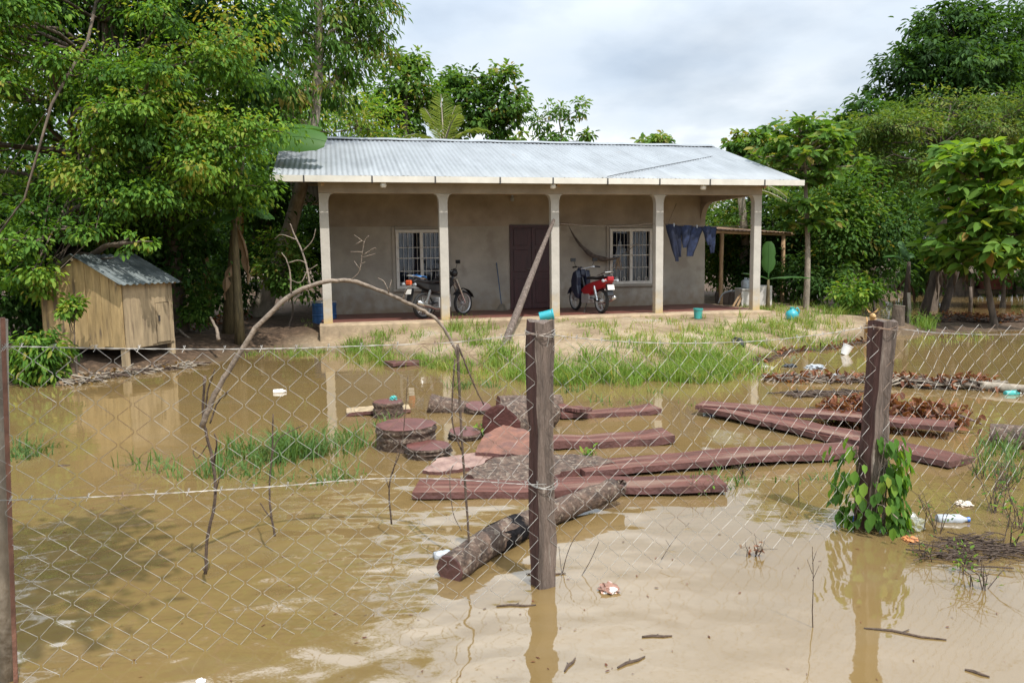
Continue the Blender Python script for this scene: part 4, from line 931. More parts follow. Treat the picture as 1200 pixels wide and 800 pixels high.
plank(mb, .605, .70, lambda a_: zf, lambda a_: ze-.03, 'd', .0); plank(mb, 1.04, 1.135, lambda a_: zf, lambda a_: ze-.03, 'd', .0); plank(mb, .705, 1.035, lambda a_: ze-.36, lambda a_: ze-.03, 'd', .0)
mb.build('side_wall', PLANKG, hut)
mb = MB(); plank(mb, .715, 1.025, lambda a_: zf+.02, lambda a_: ze-.37, 'd', .006); dr = mb.build('door', PLANKG, hut)
mb = MB(); mb.box(HU(-.045, .76, zf+.42), (.02, .03, .1)); mb.build('latch', BRKT, dr)
mb = MB()                                      # the two hidden walls and the floor
plank(mb, .02, DWd-.02, lambda a_: zf, lambda a_: ze-.02, 'd', -GW+.03); plank(mb, .03, GW/2, lambda a_: zf, gt, 'g', -DWd+.03); plank(mb, GW/2, GW-.03, lambda a_: zf, gt, 'g', -DWd+.03)
b = len(mb.v); mb.v += [HU(.0, .03, zf-.03), HU(GW, .03, zf-.03), HU(GW, DWd, zf-.03), HU(.0, DWd, zf-.03), HU(.0, .03, zf), HU(GW, .03, zf), HU(GW, DWd, zf), HU(.0, DWd, zf)]
for q in ((0, 1, 2, 3), (7, 6, 5, 4), (0, 4, 5, 1), (1, 5, 6, 2), (2, 6, 7, 3), (3, 7, 4, 0)): mb.face([b+i for i in q])
mb.build('rear_wall', PLANKG, hut)
for s_ in (0, 1):
    mb = MB(); nn = 60; sl = (zr-ze)/(GW/2)
    for k in range(nn+1):
        bb = -.16+(DWd+.32)*k/nn; wv = .012*math.cos(2*math.pi*bb/.076*.55)
        for (a_, z) in ((-.12, ze-.12*sl+.03), (GW/2, zr+.03)):
            aa = a_ if s_ == 0 else GW-a_; mb.v.append(HU(aa, bb, z+wv))
        if k: mb.face((2*k-2, 2*k, 2*k+1, 2*k-1))
    r = mb.build('roof', ROOFO, hut); so = r.modifiers.new('thick', 'SOLIDIFY'); so.thickness = .004
mb = MB()
for a_ in (.0, GW): mb.tube([HU(a_, -.12, ze-.03), HU(a_, DWd+.12, ze-.03)], .025, 6)
mb.tube([HU(GW/2, -.13, zr-.05), HU(GW/2, DWd+.13, zr-.05)], .025, 6); mb.build('rafter', PLANKG, hut)

# ---------------------------------------------------------------- logs and planks
def log(label, pts, r0, r1, cat='log', bark=LBARK, cut=CUT, seg=18, name='log'):
    pts = spline(pts, 5); o_ = Vector(pts[0]); n = len(pts); m_ = MB(); rr = lerpr(r0, r1, n)
    m_.tube([p_-o_ for p_ in pts], [q*(1+random.uniform(-.05, .05)) for q in rr], seg, caps=False, jit=.05)
    o = m_.build(name, bark, None, smooth=True); o.location = o_; tag(o, label, cat)
    for e in (0, 1):
        m_ = MB(); s_ = 0 if e == 0 else (n-1)*seg; ring = [o.data.vertices[s_+k].co for k in range(seg)]; c_ = sum(ring, Vector())/seg
        d_ = (pts[0]-pts[1] if e == 0 else pts[-1]-pts[-2]).normalized()*.004
        m_.v = [c_+d_*1.5]+[c_+(q-c_)*.93+d_ for q in ring]+[c_+(q-c_)*.995 for q in ring]
        for k in range(seg): m_.face((0, 1+k, 1+(k+1) % seg)); m_.face((1+k, 1+seg+k, 1+seg+(k+1) % seg, 1+(k+1) % seg))
        m_.build('cut_face', cut, o)
    return o
def disc(label, px, py, rpx, hgt, tilt=(0, 0), up=True):
    c_ = G(px, py, hgt*.6); r_ = rpx*c_.y/FPX; t_ = Vector((tilt[0], tilt[1], 1)).normalized(); b_ = Vector((c_.x, c_.y, 0))
    return log(label, [b_-t_*.25, b_, b_+t_*hgt*.55, b_+t_*hgt], r_, r_*.96, 'log slice', seg=26, name='log_slice')
disc('upright log slice standing farthest back in the water with a green scrap on it', 455, 477, 18, .17)
disc('large upright log slice with wet red top and bark sides', 476, 507, 36, .21)
disc('low thin log slice lying flat just in front of the large one', 502, 526, 28, .09)
a_ = D(505, 492, 8.9); log('short lying log with flaky pale bark right of the large slice', [Vector((a_.x, 8.75, .07)), D(570, 490, 8.75)*1], .13, .14)
a_ = G(590, 500, .12); log('thick dark log with its round red cut end facing the fence', [Vector((a_.x-.02, a_.y-.05, .12)), Vector((a_.x+.42, a_.y+.6, .14))], .22, .2)
a_ = G(600, 478, .1); log('partly sunken log with red oval end behind the thick dark log', [Vector((a_.x-.15, a_.y+.1, .06)), Vector((a_.x+.55, a_.y+.25, .05))], .17, .14)
def wedge(label, outline, z0, thick, tilt, m_, name='timber_slab', cat='slab'):
    """sawn or split slab: outline in photo pixels at height z0, with uneven edges"""
    c_ = G(*[sum(q[i] for q in outline)/len(outline) for i in (0, 1)], z0); mbx = MB(); pts = []
    for i, q in enumerate(outline):
        q2 = outline[(i+1) % len(outline)]
        for k in range(6): f_ = k/6; pts.append(G(q[0]+(q2[0]-q[0])*f_, q[1]+(q2[1]-q[1])*f_, z0)-c_)
    pts = [p_+Vector((random.gauss(0, .008), random.gauss(0, .008), 0)) for p_ in pts]; n = len(pts)
    mbx.v = [Vector((p_.x, p_.y, tilt[0]*p_.x+tilt[1]*p_.y+random.gauss(0, .001))) for p_ in pts]
    mbx.v += [Vector((v.x*1.0, v.y, v.z-thick)) for v in mbx.v[:n]]
    mbx.face(list(range(n)), 0); mbx.face(list(range(n, 2*n))[::-1], 1)
    for i in range(n): j = (i+1) % n; mbx.face((j, i, n+i, n+j), 1)
    # orientation check
    o = mbx.build(name, [m_, REDWD]); o.location = c_; 
    return tag(o, label, cat)
wedge('orange split slab with curved top leaning on the cut log', [(556, 523), (568, 512), (590, 506), (618, 509), (628, 518), (620, 525)], .13, .25, (0, .22), CUTO)
wedge('pale freshly split slab lying left of the orange slab', [(496, 549), (512, 538), (556, 532), (580, 534), (560, 545), (510, 551)], .04, .1, (0, .06), mat('split_pale_red', (.22, .11, .085), .5, .4, 6, .5, 30, col2=(.34, .22, .175)))
disc('small half sunken log slice between the short log and the orange slab', 545, 508, 20, .07, (.05, -.1))
disc('dark log slice tilted behind the short lying log', 560, 478, 16, .08, (.1, -.2))
wedge('dark red offcut lying half sunk left of the bark slab', [(600, 488), (612, 476), (640, 474), (664, 480), (650, 490)], .05, .12, (0, .1), CUT)
wedge('rough bark slab half sunken beside the centre post', [(545, 552), (580, 538), (640, 536), (700, 538), (720, 544), (660, 552), (620, 562), (570, 562)], .06, .14, (.02, .1), LBARK)
def board(label, a_, b_, w0, w1, z, thick=.055, roll=0, m_=REDW, name='plank', rise=0, z1=None):
    """sawn board between two photo pixels (centre line) at water height z; w0/w1 widths in pixels"""
    A_, B_ = G(*a_, z), G(*b_, z if z1 is None else z1); d = (B_-A_); Lg = d.length; d.normalize(); s_ = Vector((-d.y, d.x, 0)).normalized(); n = 24; mbx = MB()
    rzz = math.atan2(d.y, d.x); d = Vector((1, 0, 0)); s_ = Vector((0, 1, 0)); u_ = Vector((0, 0, 1)); s2 = (s_*math.cos(roll)+u_*math.sin(roll)); u2 = s2.cross(-d) if s2.cross(-d).z > 0 else s2.cross(d)
    def wpx(py, w): return abs(G(a_[0], py-w/2, z).y-G(a_[0], py+w/2, z).y)/2
    wa, wb = wpx(a_[1], w0), wpx(b_[1], w1)
    for i in range(n+1):
        q = i/n; c_ = d*Lg*q+Vector((0, 0, ((z1 if z1 is not None else z)-z)*0+.012*math.sin(q*5+Lg*7)+.005*math.sin(q*14))); w_ = wa+(wb-wa)*q; e1 = w_*(1+.05*math.sin(q*17))+random.gauss(0, .006); e2 = w_*(1+.04*math.sin(q*23+1))+random.gauss(0, .006)
        mbx.v += [c_-s2*e1+u2*thick*.5, c_+s2*e2+u2*thick*.5, c_+s2*e2-u2*thick*.5, c_-s2*e1-u2*thick*.5]
        if i:
            b = 4*i
            for k in range(4): k2 = (k+1) % 4; mbx.face((b-4+k, b-4+k2, b+k2, b+k), 0 if k == 0 else 1)
    mbx.face((0, 3, 2, 1)[::-1], 1); mbx.face((4*n, 4*n+1, 4*n+2, 4*n+3), 1)
    o = mbx.build(name, [m_, REDWD], None); o.location = A_; o.rotation_euler = (0, 0, rzz); return tag(o, label, 'plank')
board('long straight wet red plank lying nearest the fence behind the foreground log', (488, 571), (846, 568), 20, 15, .03, .05, R(-3))
board('wide red plank running from the fence post up to the crossing boards', (678, 549), (1005, 525), 15, 14, .04, .05, R(-3))
board('upper dark board of the crossed pile reaching the dry leaves', (820, 473), (1118, 500), 6, 9, .10, .045)
board('middle reddish board of the crossed pile behind the right post', (832, 478), (1020, 516), 8, 11, .06, .05)
board('lower board of the crossed pile pointing towards the right edge', (850, 482), (1128, 541), 8, 16, .035, .05, R(-3))
board('short dark beam with a rounded black end lying in mid water', (640, 519), (783, 511), 8, 10, .04, .07)
board('thin pale stick of timber floating beyond the short dark beam', (655, 487), (768, 479), 4, 7, .03, .05)
board('narrow dark slat jutting from behind the centre post', (650, 475), (690, 482), 4, 3, .1, .04)
board('grey flat board floating left of the log slices', (406, 482), (480, 478), 6, 6, .03, .04, 0, PLANKG)
board('waterlogged slat floating close to the bank behind the log slices', (455, 427), (525, 421), 4, 3, .03, .05, 0, REDWD)
a_ = G(1160, 512, .08); log('sawn log block at the right edge half under water', [G(1160, 512, .06), G(1240, 520, .06)], .12, .13)
p0_, p1_, p2_, p3_ = G(527, 668, .05), G(580, 631, .08), G(650, 600, .07), G(716, 574, .12)
fl = log('mottled bark log in the foreground lying diagonally behind the centre post', [p0_, p1_, p2_, p3_, p3_+(p3_-p2_)*.1+Vector((0, 0, .03))], .088, .07, cut=REDWD)
a_ = G(593, 624, .08); dlog = (p2_-p1_).normalized(); mb = MB()
mb.tube([a_-dlog*.11-Vector(fl.location)+Vector((0, 0, -.01)), a_+dlog*.12-Vector(fl.location)], [.094, .088], 18, caps=True); mb.build('charred_patch', mat('charcoal', (.012, .011, .012), .95, .6, 20, .8, 60, spec=.1, spots=((.12, .09, .07), 9, .58)), fl, smooth=True)

# ---------------------------------------------------------------- dead branches
def twigs(name, label, chains, m_=TWIG, cat='branch'):
    """chains: list of (list of (px,py,Y), r0, r1)"""
    o_ = D(*chains[0][0][0]); mb = MB()
    for (pp, r0, r1) in chains:
        pts = spline([D(*q)-o_ for q in pp], 5) if len(pp) > 2 else [D(*q)-o_ for q in pp]
        pts = [p_+Vector((random.gauss(0, 1), random.gauss(0, 1), random.gauss(0, 1)))*r0*.12 for p_ in pts]
        mb.tube(pts, lerpr(r0, r1, len(pts)), 7, jit=.1)
    o = mb.build(name, m_, None, smooth=True); o.location = o_; return tag(o, label, cat)
twigs('bent_branch', 'long bare branch bent in a high arch across the fence', [
  ([(236, 500, 4.1), (252, 462, 4.1), (272, 428, 4.12), (300, 385, 4.15), (335, 350, 4.2), (372, 332, 4.25), (410, 329, 4.3), (450, 342, 4.35), (492, 362, 4.4), (512, 375, 4.4), (530, 401, 4.4), (537, 420, 4.4)], .016, .008),
  ([(364, 336, 4.24), (356, 300, 4.3), (345, 275, 4.35), (340, 262, 4.35)], .006, .003), ([(354, 295, 4.3), (366, 282, 4.3), (370, 268, 4.3)], .003, .002), ([(348, 281, 4.3), (330, 275, 4.35), (322, 280, 4.4)], .003, .002), ([(360, 318, 4.27), (352, 331, 4.25), (338, 327, 4.22)], .004, .002), ([(360, 318, 4.27), (372, 310, 4.27)], .003, .002), ([(341, 343, 4.2), (340, 320, 4.2), (336, 305, 4.2), (330, 296, 4.2)], .005, .002), ([(338, 308, 4.2), (350, 305, 4.2), (360, 309, 4.2)], .003, .002),
  ([(410, 329, 4.3), (421, 318, 4.3), (424, 300, 4.3), (427, 283, 4.3), (432, 276, 4.3)], .0025, .0018), ([(427, 284, 4.3), (415, 275, 4.3)], .002, .0015), ([(424, 282, 4.3), (416, 287, 4.3)], .002, .0015), ([(425, 295, 4.3), (411, 295, 4.3)], .0022, .0015), ([(425, 299, 4.3), (438, 291, 4.3), (441, 292, 4.3)], .0022, .0015), ([(424, 302, 4.3), (440, 297, 4.3)], .0022, .0015), ([(423, 317, 4.3), (415, 306, 4.3)], .002, .0014), ([(421, 310, 4.3), (428, 307, 4.3)], .002, .0014), 
  ([(456, 343, 4.35), (450, 330, 4.35), (443, 326, 4.35)], .003, .002), ([(455, 343, 4.35), (459, 328, 4.35)], .003, .002), ([(472, 352, 4.38), (476, 340, 4.36), (482, 334, 4.36)], .005, .003)])
twigs('thin_branch', 'thin dry shoots hanging from the bent branch down to the log', [
  ([(536, 403, 4.4), (538, 450, 4.36), (541, 510, 4.3), (546, 580, 4.26), (550, 646, 4.2)], .0085, .0065), ([(536, 403, 4.4), (545, 425, 4.4), (556, 452, 4.4), (567, 474, 4.4)], .006, .004), ([(533, 420, 4.38), (530, 470, 4.34), (531, 500, 4.33), (541, 528, 4.3)], .005, .004), ([(531, 545, 4.3), (527, 560, 4.2), (531, 600, 4.1), (541, 622, 4.05)], .003, .002)], TWIGD)
twigs('dry_sapling', 'forked dry stem standing in the water under the left end of the arch', [
  ([(241, 672, 4.02), (243, 630, 4.04), (252, 585, 4.06), (250, 545, 4.08), (242, 510, 4.1), (238, 480, 4.1), (240, 440, 4.1)], .009, .007), ([(241, 490, 4.1), (243, 460, 4.08), (252, 432, 4.05)], .006, .003), ([(250, 545, 4.08), (254, 520, 4.02), (251, 508, 4)], .006, .003), ([(252, 580, 4.06), (258, 556, 4.03), (262, 545, 4.02)], .004, .002), ([(246, 496, 4.1), (256, 470, 4.14), (268, 458, 4.16), (262, 466, 4.2)], .005, .002), ([(244, 520, 4.09), (232, 536, 4.1), (226, 530, 4.1), (230, 524, 4.1)], .003, .002), ([(241, 672, 4.02), (237, 664, 4.02)], .004, .003)], TWIGD)
twigs('dry_sapling', 'short dry stem with one curved side twig left of the log slices', [
  ([(322, 628, 4.45), (317, 596, 4.47), (316, 565, 4.5), (319, 530, 4.5), (320, 485, 4.5)], .007, .004), ([(317, 540, 4.5), (326, 515, 4.5), (345, 503, 4.5), (357, 498, 4.5)], .004, .002), ([(318, 607, 4.46), (310, 597, 4.46), (305, 589, 4.46)], .004, .003)], TWIGD)
twigs('dry_sapling', 'thin dark stem standing in the water beside the long red plank', [([(459, 614, 4.7), (456, 580, 4.72), (459, 555, 4.72), (471, 520, 4.74), (478, 440, 4.74)], .006, .002), ([(456, 572, 4.72), (452, 560, 4.7)], .003, .002), ([(460, 555, 4.72), (466, 530, 4.72)], .004, .002)], TWIGD)
twigs('dry_sapling', 'slender upright weed stem in the open water right of the centre post', [([(953, 752, 3.45), (952, 715, 3.45), (953, 680, 3.45), (952, 640, 3.45)], .003, .0015), ([(952, 680, 3.45), (960, 662, 3.45)], .0015, .001), ([(952, 672, 3.45), (946, 655, 3.45)], .0015, .001), ([(952, 660, 3.45), (957, 645, 3.45)], .0015, .001)], TWIGD)
for (lb, ch) in (('crossed bare twigs sticking from the water at the foot of the centre post', [([(657, 680, 4.1), (668, 640, 4.15), (688, 612, 4.2)], .003, .0015), ([(672, 690, 4.05), (690, 660, 4.1), (702, 634, 4.12)], .003, .0015), ([(655, 640, 4.2), (660, 690, 4.0)], .002, .001)]),
                 ('small curled twig with dry leaves right of the centre post', [([(775, 655, 4.2), (790, 632, 4.3), (808, 612, 4.4)], .002, .001), ([(785, 640, 4.25), (780, 632, 4.3)], .0015, .001)]),
                 ('thin upright sprout in front of the crossed boards', [([(936, 592, 5.3), (936, 575, 5.3), (935, 560, 5.3)], .004, .002)])):
    twigs('bare_twig', lb, ch, TWIGD, 'twig')
# long pole propped against the porch column
b = G(580, 424, 0); tq = H(*onv(649, 258, -.16)[:1], -.16, onv(649, 258, -.16)[1]); o_ = b
mb = MB(); mb.tube([b-o_-Vector((0, 0, .1)), (tq-o_)*.3+Vector((.03, 0, 0)), (tq-o_)*.7, tq-o_], [.075, .07, .055, .035], 8, jit=.1)
o = mb.build('leaning_pole', POSTW, None, smooth=True); o.location = o_; tag(o, 'long weathered pole leaning from the water edge against a porch column', 'pole')

# ---------------------------------------------------------------- motorcycles
def wheel(parent, c, r, w=.05, rim=SILV):
    wh = MB(); M_ = Matrix.Rotation(R(90), 3, 'X')
    wh.lathe([(r-.055, -w*.35), (r-.03, -w*.5), (r-.008, -w*.33), (r, 0), (r-.008, w*.33), (r-.03, w*.5), (r-.055, w*.35), (r-.055, -w*.35)], c, 28, M_, 0, False); o = wh.build('wheel', TYRE, parent, smooth=True)
    rm = MB(); rm.lathe([(r-.056, -w*.36), (r-.075, -w*.2), (r-.075, w*.2), (r-.056, w*.36), (r-.056, -w*.36)], c, 28, M_, 0, False)
    rm.lathe([(.0, -.05), (.035, -.05), (.05, -.02), (.05, .02), (.035, .05), (0, .05)], c, 14, M_)
    for k in range(16):
        a_ = 2*math.pi*k/16; s_ = .02*(1 if k % 2 else -1); rm.tube([Vector(c)+Vector((.045*math.cos(a_+.5), s_, .045*math.sin(a_+.5))), Vector(c)+Vector(((r-.07)*math.cos(a_), 0, (r-.07)*math.sin(a_)))], .003, 4)
    rm.build('rim', rim, o); return o
def sidepanel(mb, poly, y0, y1, mi=0): mb.prism(poly, y0, y1, 'y', mi)
def motorcycle(label, loc, rz, body, fairing, tail, steer, topbox=None):
    t = thing('motorcycle', label, 'motorcycle', loc, rz)     # rear axle at x=0, front along +x
    wheel(t, (0, 0, .28), .28, .085); WB = 1.22
    f = MB(); f.tube([(WB-.32, 0, .92), (WB-.1, 0, .55), (WB, 0, .28)], [.02, .03, .025], 8)
    for s_ in (-.075, .075): f.tube([(WB-.27, s_, .84), (WB-.02, s_, .33), (WB, s_, .28)], [.022, .025, .02], 8)
    f.build('fork', CHROME, t)
    wheel(t, (WB, 0, .28), .28, .07)
    f = MB(); pts = [(WB+.33*math.cos(a_), 0, .28+.33*math.sin(a_)) for a_ in [R(q) for q in range(20, 150, 18)]]
    for k in range(len(pts)-1):
        a_, b_ = pts[k], pts[k+1]; i = len(f.v); f.v += [Vector((a_[0], -.06, a_[2]-.01)), Vector((a_[0], 0, a_[2]+.01)), Vector((a_[0], .06, a_[2]-.01)), Vector((b_[0], -.06, b_[2]-.01)), Vector((b_[0], 0, b_[2]+.01)), Vector((b_[0], .06, b_[2]-.01))]
        f.face((i, i+1, i+4, i+3)); f.face((i+1, i+2, i+5, i+4))
    f.build('front_mudguard', fairing, t)
    e = MB(); e.box((.55, 0, .33), (.36, .24, .22)); e.box((.66, 0, .42), (.2, .17, .16)); e.tube([(.2, .09, .3), (.5, .1, .3)], .03, 8); e.build('engine', SILV, t, bevel=.03)
    e = MB(); e.tube([(WB-.3, 0, .88), (.75, 0, .5), (.5, 0, .5), (.3, 0, .52), (0, 0, .62)], .03, 8); e.tube([(.45, .07, .35), (0, .08, .28)], .02, 6); e.tube([(.45, -.07, .35), (0, -.08, .28)], .02, 6); e.build('frame', BLACKP, t)
    for s_ in (-1, 1):
        e = MB(); e.tube([(.12, s_*.12, .62), (0, s_*.115, .3)], [.02, .025], 8)
        for k in range(8): e.tube([(.11-.11*k/8, s_*.12, .58-.28*k/9), (.10-.11*k/8, s_*.12, .565-.28*k/9)], .035, 8)
        e.build('shock_absorber', CHROME, t)
    e = MB(); e.tube([(.62, -.1, .25), (.45, -.15, .2), (.2, -.16, .22), (-.12, -.17, .32), (-.3, -.17, .38)], [.02, .025, .035, .05, .045], 10); e.build('exhaust', CHROME, t, smooth=True)
    if fairing is NAVYP:                                    # step through with leg shield
        e = MB()
        prof = [(WB-.36, .98), (WB-.2, .92), (WB-.1, .72), (WB-.12, .5), (WB-.28, .36), (WB-.42, .30), (WB-.46, .42), (WB-.4, .62), (WB-.42, .8)]
        for s_ in (-1, 1): e.prism(prof, s_*.06, s_*.19, 'y')
        e.prism([(WB-.38, 1.0), (WB-.22, .97), (WB-.14, .8), (WB-.3, .75), (WB-.4, .85)], -.06, .06, 'y'); e.build('leg_shield', fairing, t, bevel=.03)
        e = MB(); e.prism([(.78, .5), (.6, .62), (.3, .7), (-.05, .76), (-.33, .8), (-.36, .72), (-.2, .6), (.1, .52), (.35, .4), (.6, .36)], -.12, .12, 'y'); e.build('body_panel', body, t, bevel=.04)
    else:
        e = MB(); e.prism([(.88, .72), (.8, .86), (.55, .9), (.42, .82), (.45, .7), (.7, .62)], -.13, .13, 'y'); e.build('fuel_tank', fairing, t, bevel=.05)
        e = MB(); e.prism([(.48, .58), (.45, .74), (.1, .76), (-.3, .86), (-.34, .8), (0, .64), (.3, .54)], -.1, .1, 'y'); e.build('body_panel', body, t, bevel=.03)
    e = MB(); e.prism([(.55, .76), (.5, .83), (.2, .81), (-.1, .85), (-.28, .88), (-.3, .82), (0, .76)], -.115, .115, 'y'); e.build('seat', BLACKP, t, bevel=.035)
    e = MB(); e.tube([(.0, .1, .86), (-.34, .1, .93), (-.4, 0, .94), (-.34, -.1, .93), (0, -.1, .86)], .013, 6); e.build('grab_rail', CHROME, t)
    e = MB(); e.box((-.385, 0, .79), (.06, .16, .1)); e.build('tail_light', tail, t, bevel=.02)
    for s_ in (-1, 1):
        e = MB(); e.tube([(-.34, s_*.06, .75), (-.36, s_*.16, .75)], .01, 6); e.lathe([(0, -.035), (.03, -.03), (.035, .01), (0, .04)], (-.37, s_*.18, .75), 10, Matrix.Rotation(R(90), 3, 'Y')); e.build('indicator', CLEARP, t)
    e = MB(); e.prism([(-.3, .66), (-.33, .67), (-.40, .42), (-.37, .40)], -.075, .075, 'y'); e.build('rear_mudguard', BLACKP, t)
    e = MB(); e.box((-.405, 0, .60), (.008, .17, .11), Matrix.Rotation(R(14), 3, 'Y')); e.build('number_plate', WHITE, t)
    e = MB(); hx, hz = WB-.4, 1.02
    e.tube([(hx-.14, .33, hz+.02), (hx-.08, .2, hz+.03), (hx+.04, .06, hz-.02), (hx+.04, -.06, hz-.02), (hx-.08, -.2, hz+.03), (hx-.14, -.33, hz+.02)], .013, 7); e.build('handlebar', CHROME, t)
    for s_ in (-1, 1):
        e = MB(); e.tube([(hx-.1, s_*.24, hz+.03), (hx-.15, s_*.36, hz+.02)], .02, 8); e.build('grip', BLACKP, t)
        e = MB(); e.tube([(hx-.02, s_*.22, hz+.03), (hx-.02, s_*.27, hz+.16)], .007, 5); e.box((hx-.02, s_*.29, hz+.19), (.025, .13, .08)); e.build('mirror', BLACKP, t, bevel=.01)
    e = MB(); e.lathe([(0, -.06), (.07, -.05), (.09, .02), (.085, .05), (0, .065)], (hx+.12, 0, hz-.06), 16, Matrix.Rotation(R(90), 3, 'Y')); e.build('headlight', fairing, t, smooth=True)
    e = MB(); e.tube([(.5, .1, .22), (.42, .22, .0)], .012, 6); e.build('kickstand', BRKT, t)
    return t
rp = onv(705, 366, .36); bl = H(rp[0], .36, 0)
bp_ = motorcycle('red step through motorcycle with navy leg shield parked by the hammock', bl+Vector((0, 0, .002)), PSI+R(101), REDP, NAVYP, REDP, 0)
rp = onv(496, 369, .45); bl = H(rp[0], .45, 0)
motorcycle('black motorcycle with orange tail parked below the left window', bl+Vector((0, 0, .002)), PSI+R(36), BLACKP, BLACKP, ORANGE, 0)
# blue rag on its seat
mb = MB(); c_ = H(rp[0]+.05, .5, .92)
for i in range(6):
    for j in range(5): mb.v.append(Vector((i*.07-.2, j*.06-.12, .05*math.sin(i*1.7+j)*math.cos(j*1.3)-.03*abs(i-2.5)))); 
    if i:
        for j in range(4): mb.face((5*i-5+j, 5*i+j, 5*i+j+1, 5*i-4+j))
o = mb.build('rag', mat('blue_rag', (.06, .2, .5), .8, .2, 6), None, smooth=True); o.location = c_+Vector((-.1, 0, .03)); o.modifiers.new('t', 'SOLIDIFY').thickness = .01; tag(o, 'crumpled blue rag lying on the black motorcycle', 'rag')

# ---------------------------------------------------------------- porch things
ua, za_ = onv(667, 266, VW-.2); ub, zb_ = onv(724, 302, VW-.25)
A_ = H(ua, VW-.2, za_); B_ = H(ub, VW-.3, zb_); mb = MB(); n = 22
t = thing('hammock', 'dark striped hammock slung below a hook beside the right window', 'hammock', A_)
for i in range(n+1):
    q = i/n; c_ = (B_-A_)*q+Vector((0, 0, -.30*math.sin(math.pi*q**.8))); w_ = .02+.15*math.sin(math.pi*q)**.7
    for k in range(7): x = (k-3)/3; mb.v.append(c_+hn*(x*w_*.6)+Vector((0, 0, -.12*(1-x*x)*math.sin(math.pi*q)**.7+.008*math.sin(k*5+i))))
    if i:
        for k in range(6): mb.face((7*i-7+k, 7*i-6+k, 7*i+k+1, 7*i+k))
mb.build('cloth', HAMM, t, smooth=True).modifiers.new('t', 'SOLIDIFY').thickness = .006
mb = MB(); mb.tube([Vector((0, 0, 0)), Vector((-.02, 0, .1)), hd*-.25+Vector((0, 0, .1))], .008, 5); mb.tube([(B_-A_), (B_-A_)+hd*.5+Vector((0, 0, .35))], .008, 5); mb.build('rope', TWIG, t)
mb = MB()
for k in range(14): mb.tube([(B_-A_)+Vector((random.gauss(0, .02), random.gauss(0, .02), 0)), (B_-A_)+Vector((random.gauss(0, .05), random.gauss(0, .04), -random.uniform(.2, .32)))], .005, 4)
mb.build('fringe', LEANW, t)
mb = MB(); r1_, r2_ = onv(655, 262, .0), onv(767, 262, .0); q0 = H(r1_[0], 0, r1_[1]); q1 = H(r2_[0], 0, r2_[1])
mb.tube([(q1-q0)*s_+Vector((0, 0, -.06*math.sin(math.pi*s_))) for s_ in np.linspace(0, 1, 12)], .007, 5); o = mb.build('rope', TWIG); o.location = q0; tag(o, 'slack rope tied between the two porch columns in front of the right window', 'rope')
# clothes line with jeans
lq = [onv(771, 262, 0.0), onv(886, 264, 0.0)]; qa = H(lq[0][0], .02, lq[0][1]); qb = H(lq[1][0], .02, lq[1][1]+.0)
mb = MB(); line = lambda s_: qa+(qb-qa)*s_+Vector((0, 0, -.05*math.sin(math.pi*s_))); mb.tube([line(s_)-qa for s_ in np.linspace(0, 1, 14)], .006, 5)
mb.tube([line(.1)-qa, H(8.4, 1.6, 2.55)-qa], .006, 5)
o = mb.build('clothes_line', TWIG); o.location = qa; tag(o, 'clothes line strung between the two right porch columns', 'clothes line')
def jeans(label, px0, px1, legs, m_):
    """legs: list of (top x0, top x1, bottom x0, bottom x1, bottom y) in photo pixels hanging from the line"""
    u0_, u1_ = onv(px0, 264, 0)[0], onv(px1, 264, 0)[0]; s0 = (u0_-lq[0][0])/(lq[1][0]-lq[0][0]); o_ = line(s0); mb = MB()
    for li, (a0, a1, b0, b1, by_) in enumerate(legs):
        n_, k_ = 12, 7; base = len(mb.v)
        for i in range(n_+1):
            q = i/n_
            for side in (0, 1):
                for k in range(k_+1):
                    f_ = k/k_; px = (a0+(a1-a0)*f_)*(1-q)+(b0+(b1-b0)*f_)*q; uu_, _ = onv(px, 264, 0); ztop = line((uu_-lq[0][0])/(lq[1][0]-lq[0][0])).z
                    zb2 = H(0, 0, onv(px, by_, 0)[1]).z; wob = .022*math.sin(f_*9+q*5+li)+.015*math.sin(q*11+f_*4)
                    yy = .02+li*.05+wob+(.045*math.sin(math.pi*f_)*(1 if side else -1))
                    p_ = H(uu_, yy, 0); p_.z = ztop+.015+(zb2-ztop)*q; mb.v.append(p_-o_)
        w2 = 2*(k_+1)
        for i in range(n_):
            for j in range(w2):
                a_ = j; b_ = (j+1) % w2
                # ring order: front row forward, back row reversed
                def idx(r_, j_): return base+r_*w2+(j_ if j_ <= k_ else (w2-1-(j_-k_-1)))
                mb.face((idx(i, a_), idx(i, b_), idx(i+1, b_), idx(i+1, a_)))
    o = mb.build('jeans', m_, None, smooth=True); o.location = o_; tag(o, label, 'trousers', 'jeans hung on the porch line'); return o
jeans('dark jeans hanging straight with long legs nearest the porch column', 781, 800, [(780, 792, 792, 797, 307), (788, 800, 795, 801, 302)], JEANSL)
jeans('blue jeans hung spread and folded short in the middle of the line', 799, 824, [(799, 812, 800, 806, 291), (808, 826, 806, 815, 301)], JEANS)
jeans('faded blue jeans hanging last beside the lean-to roof', 824, 840, [(823, 833, 829, 835, 288), (829, 841, 834, 840, 297)], JEANS)
for k, (px_, lb) in enumerate(((790, 'clothes peg on the dark jeans'), (817, 'clothes peg on the middle jeans'))):
    u_ = onv(px_, 264, 0)[0]; q = line((u_-lq[0][0])/(lq[1][0]-lq[0][0])); mb = MB(); mb.box((0, -.03, .0), (.014, .012, .075)); mb.box((0, .04, .0), (.014, .012, .075)); mb.box((0, 0, .03), (.012, .06, .012)); o = mb.build('clothes_peg', CLEARP); o.location = q+Vector((0, 0, 0)); tag(o, 'pale '+lb, 'clothes peg')
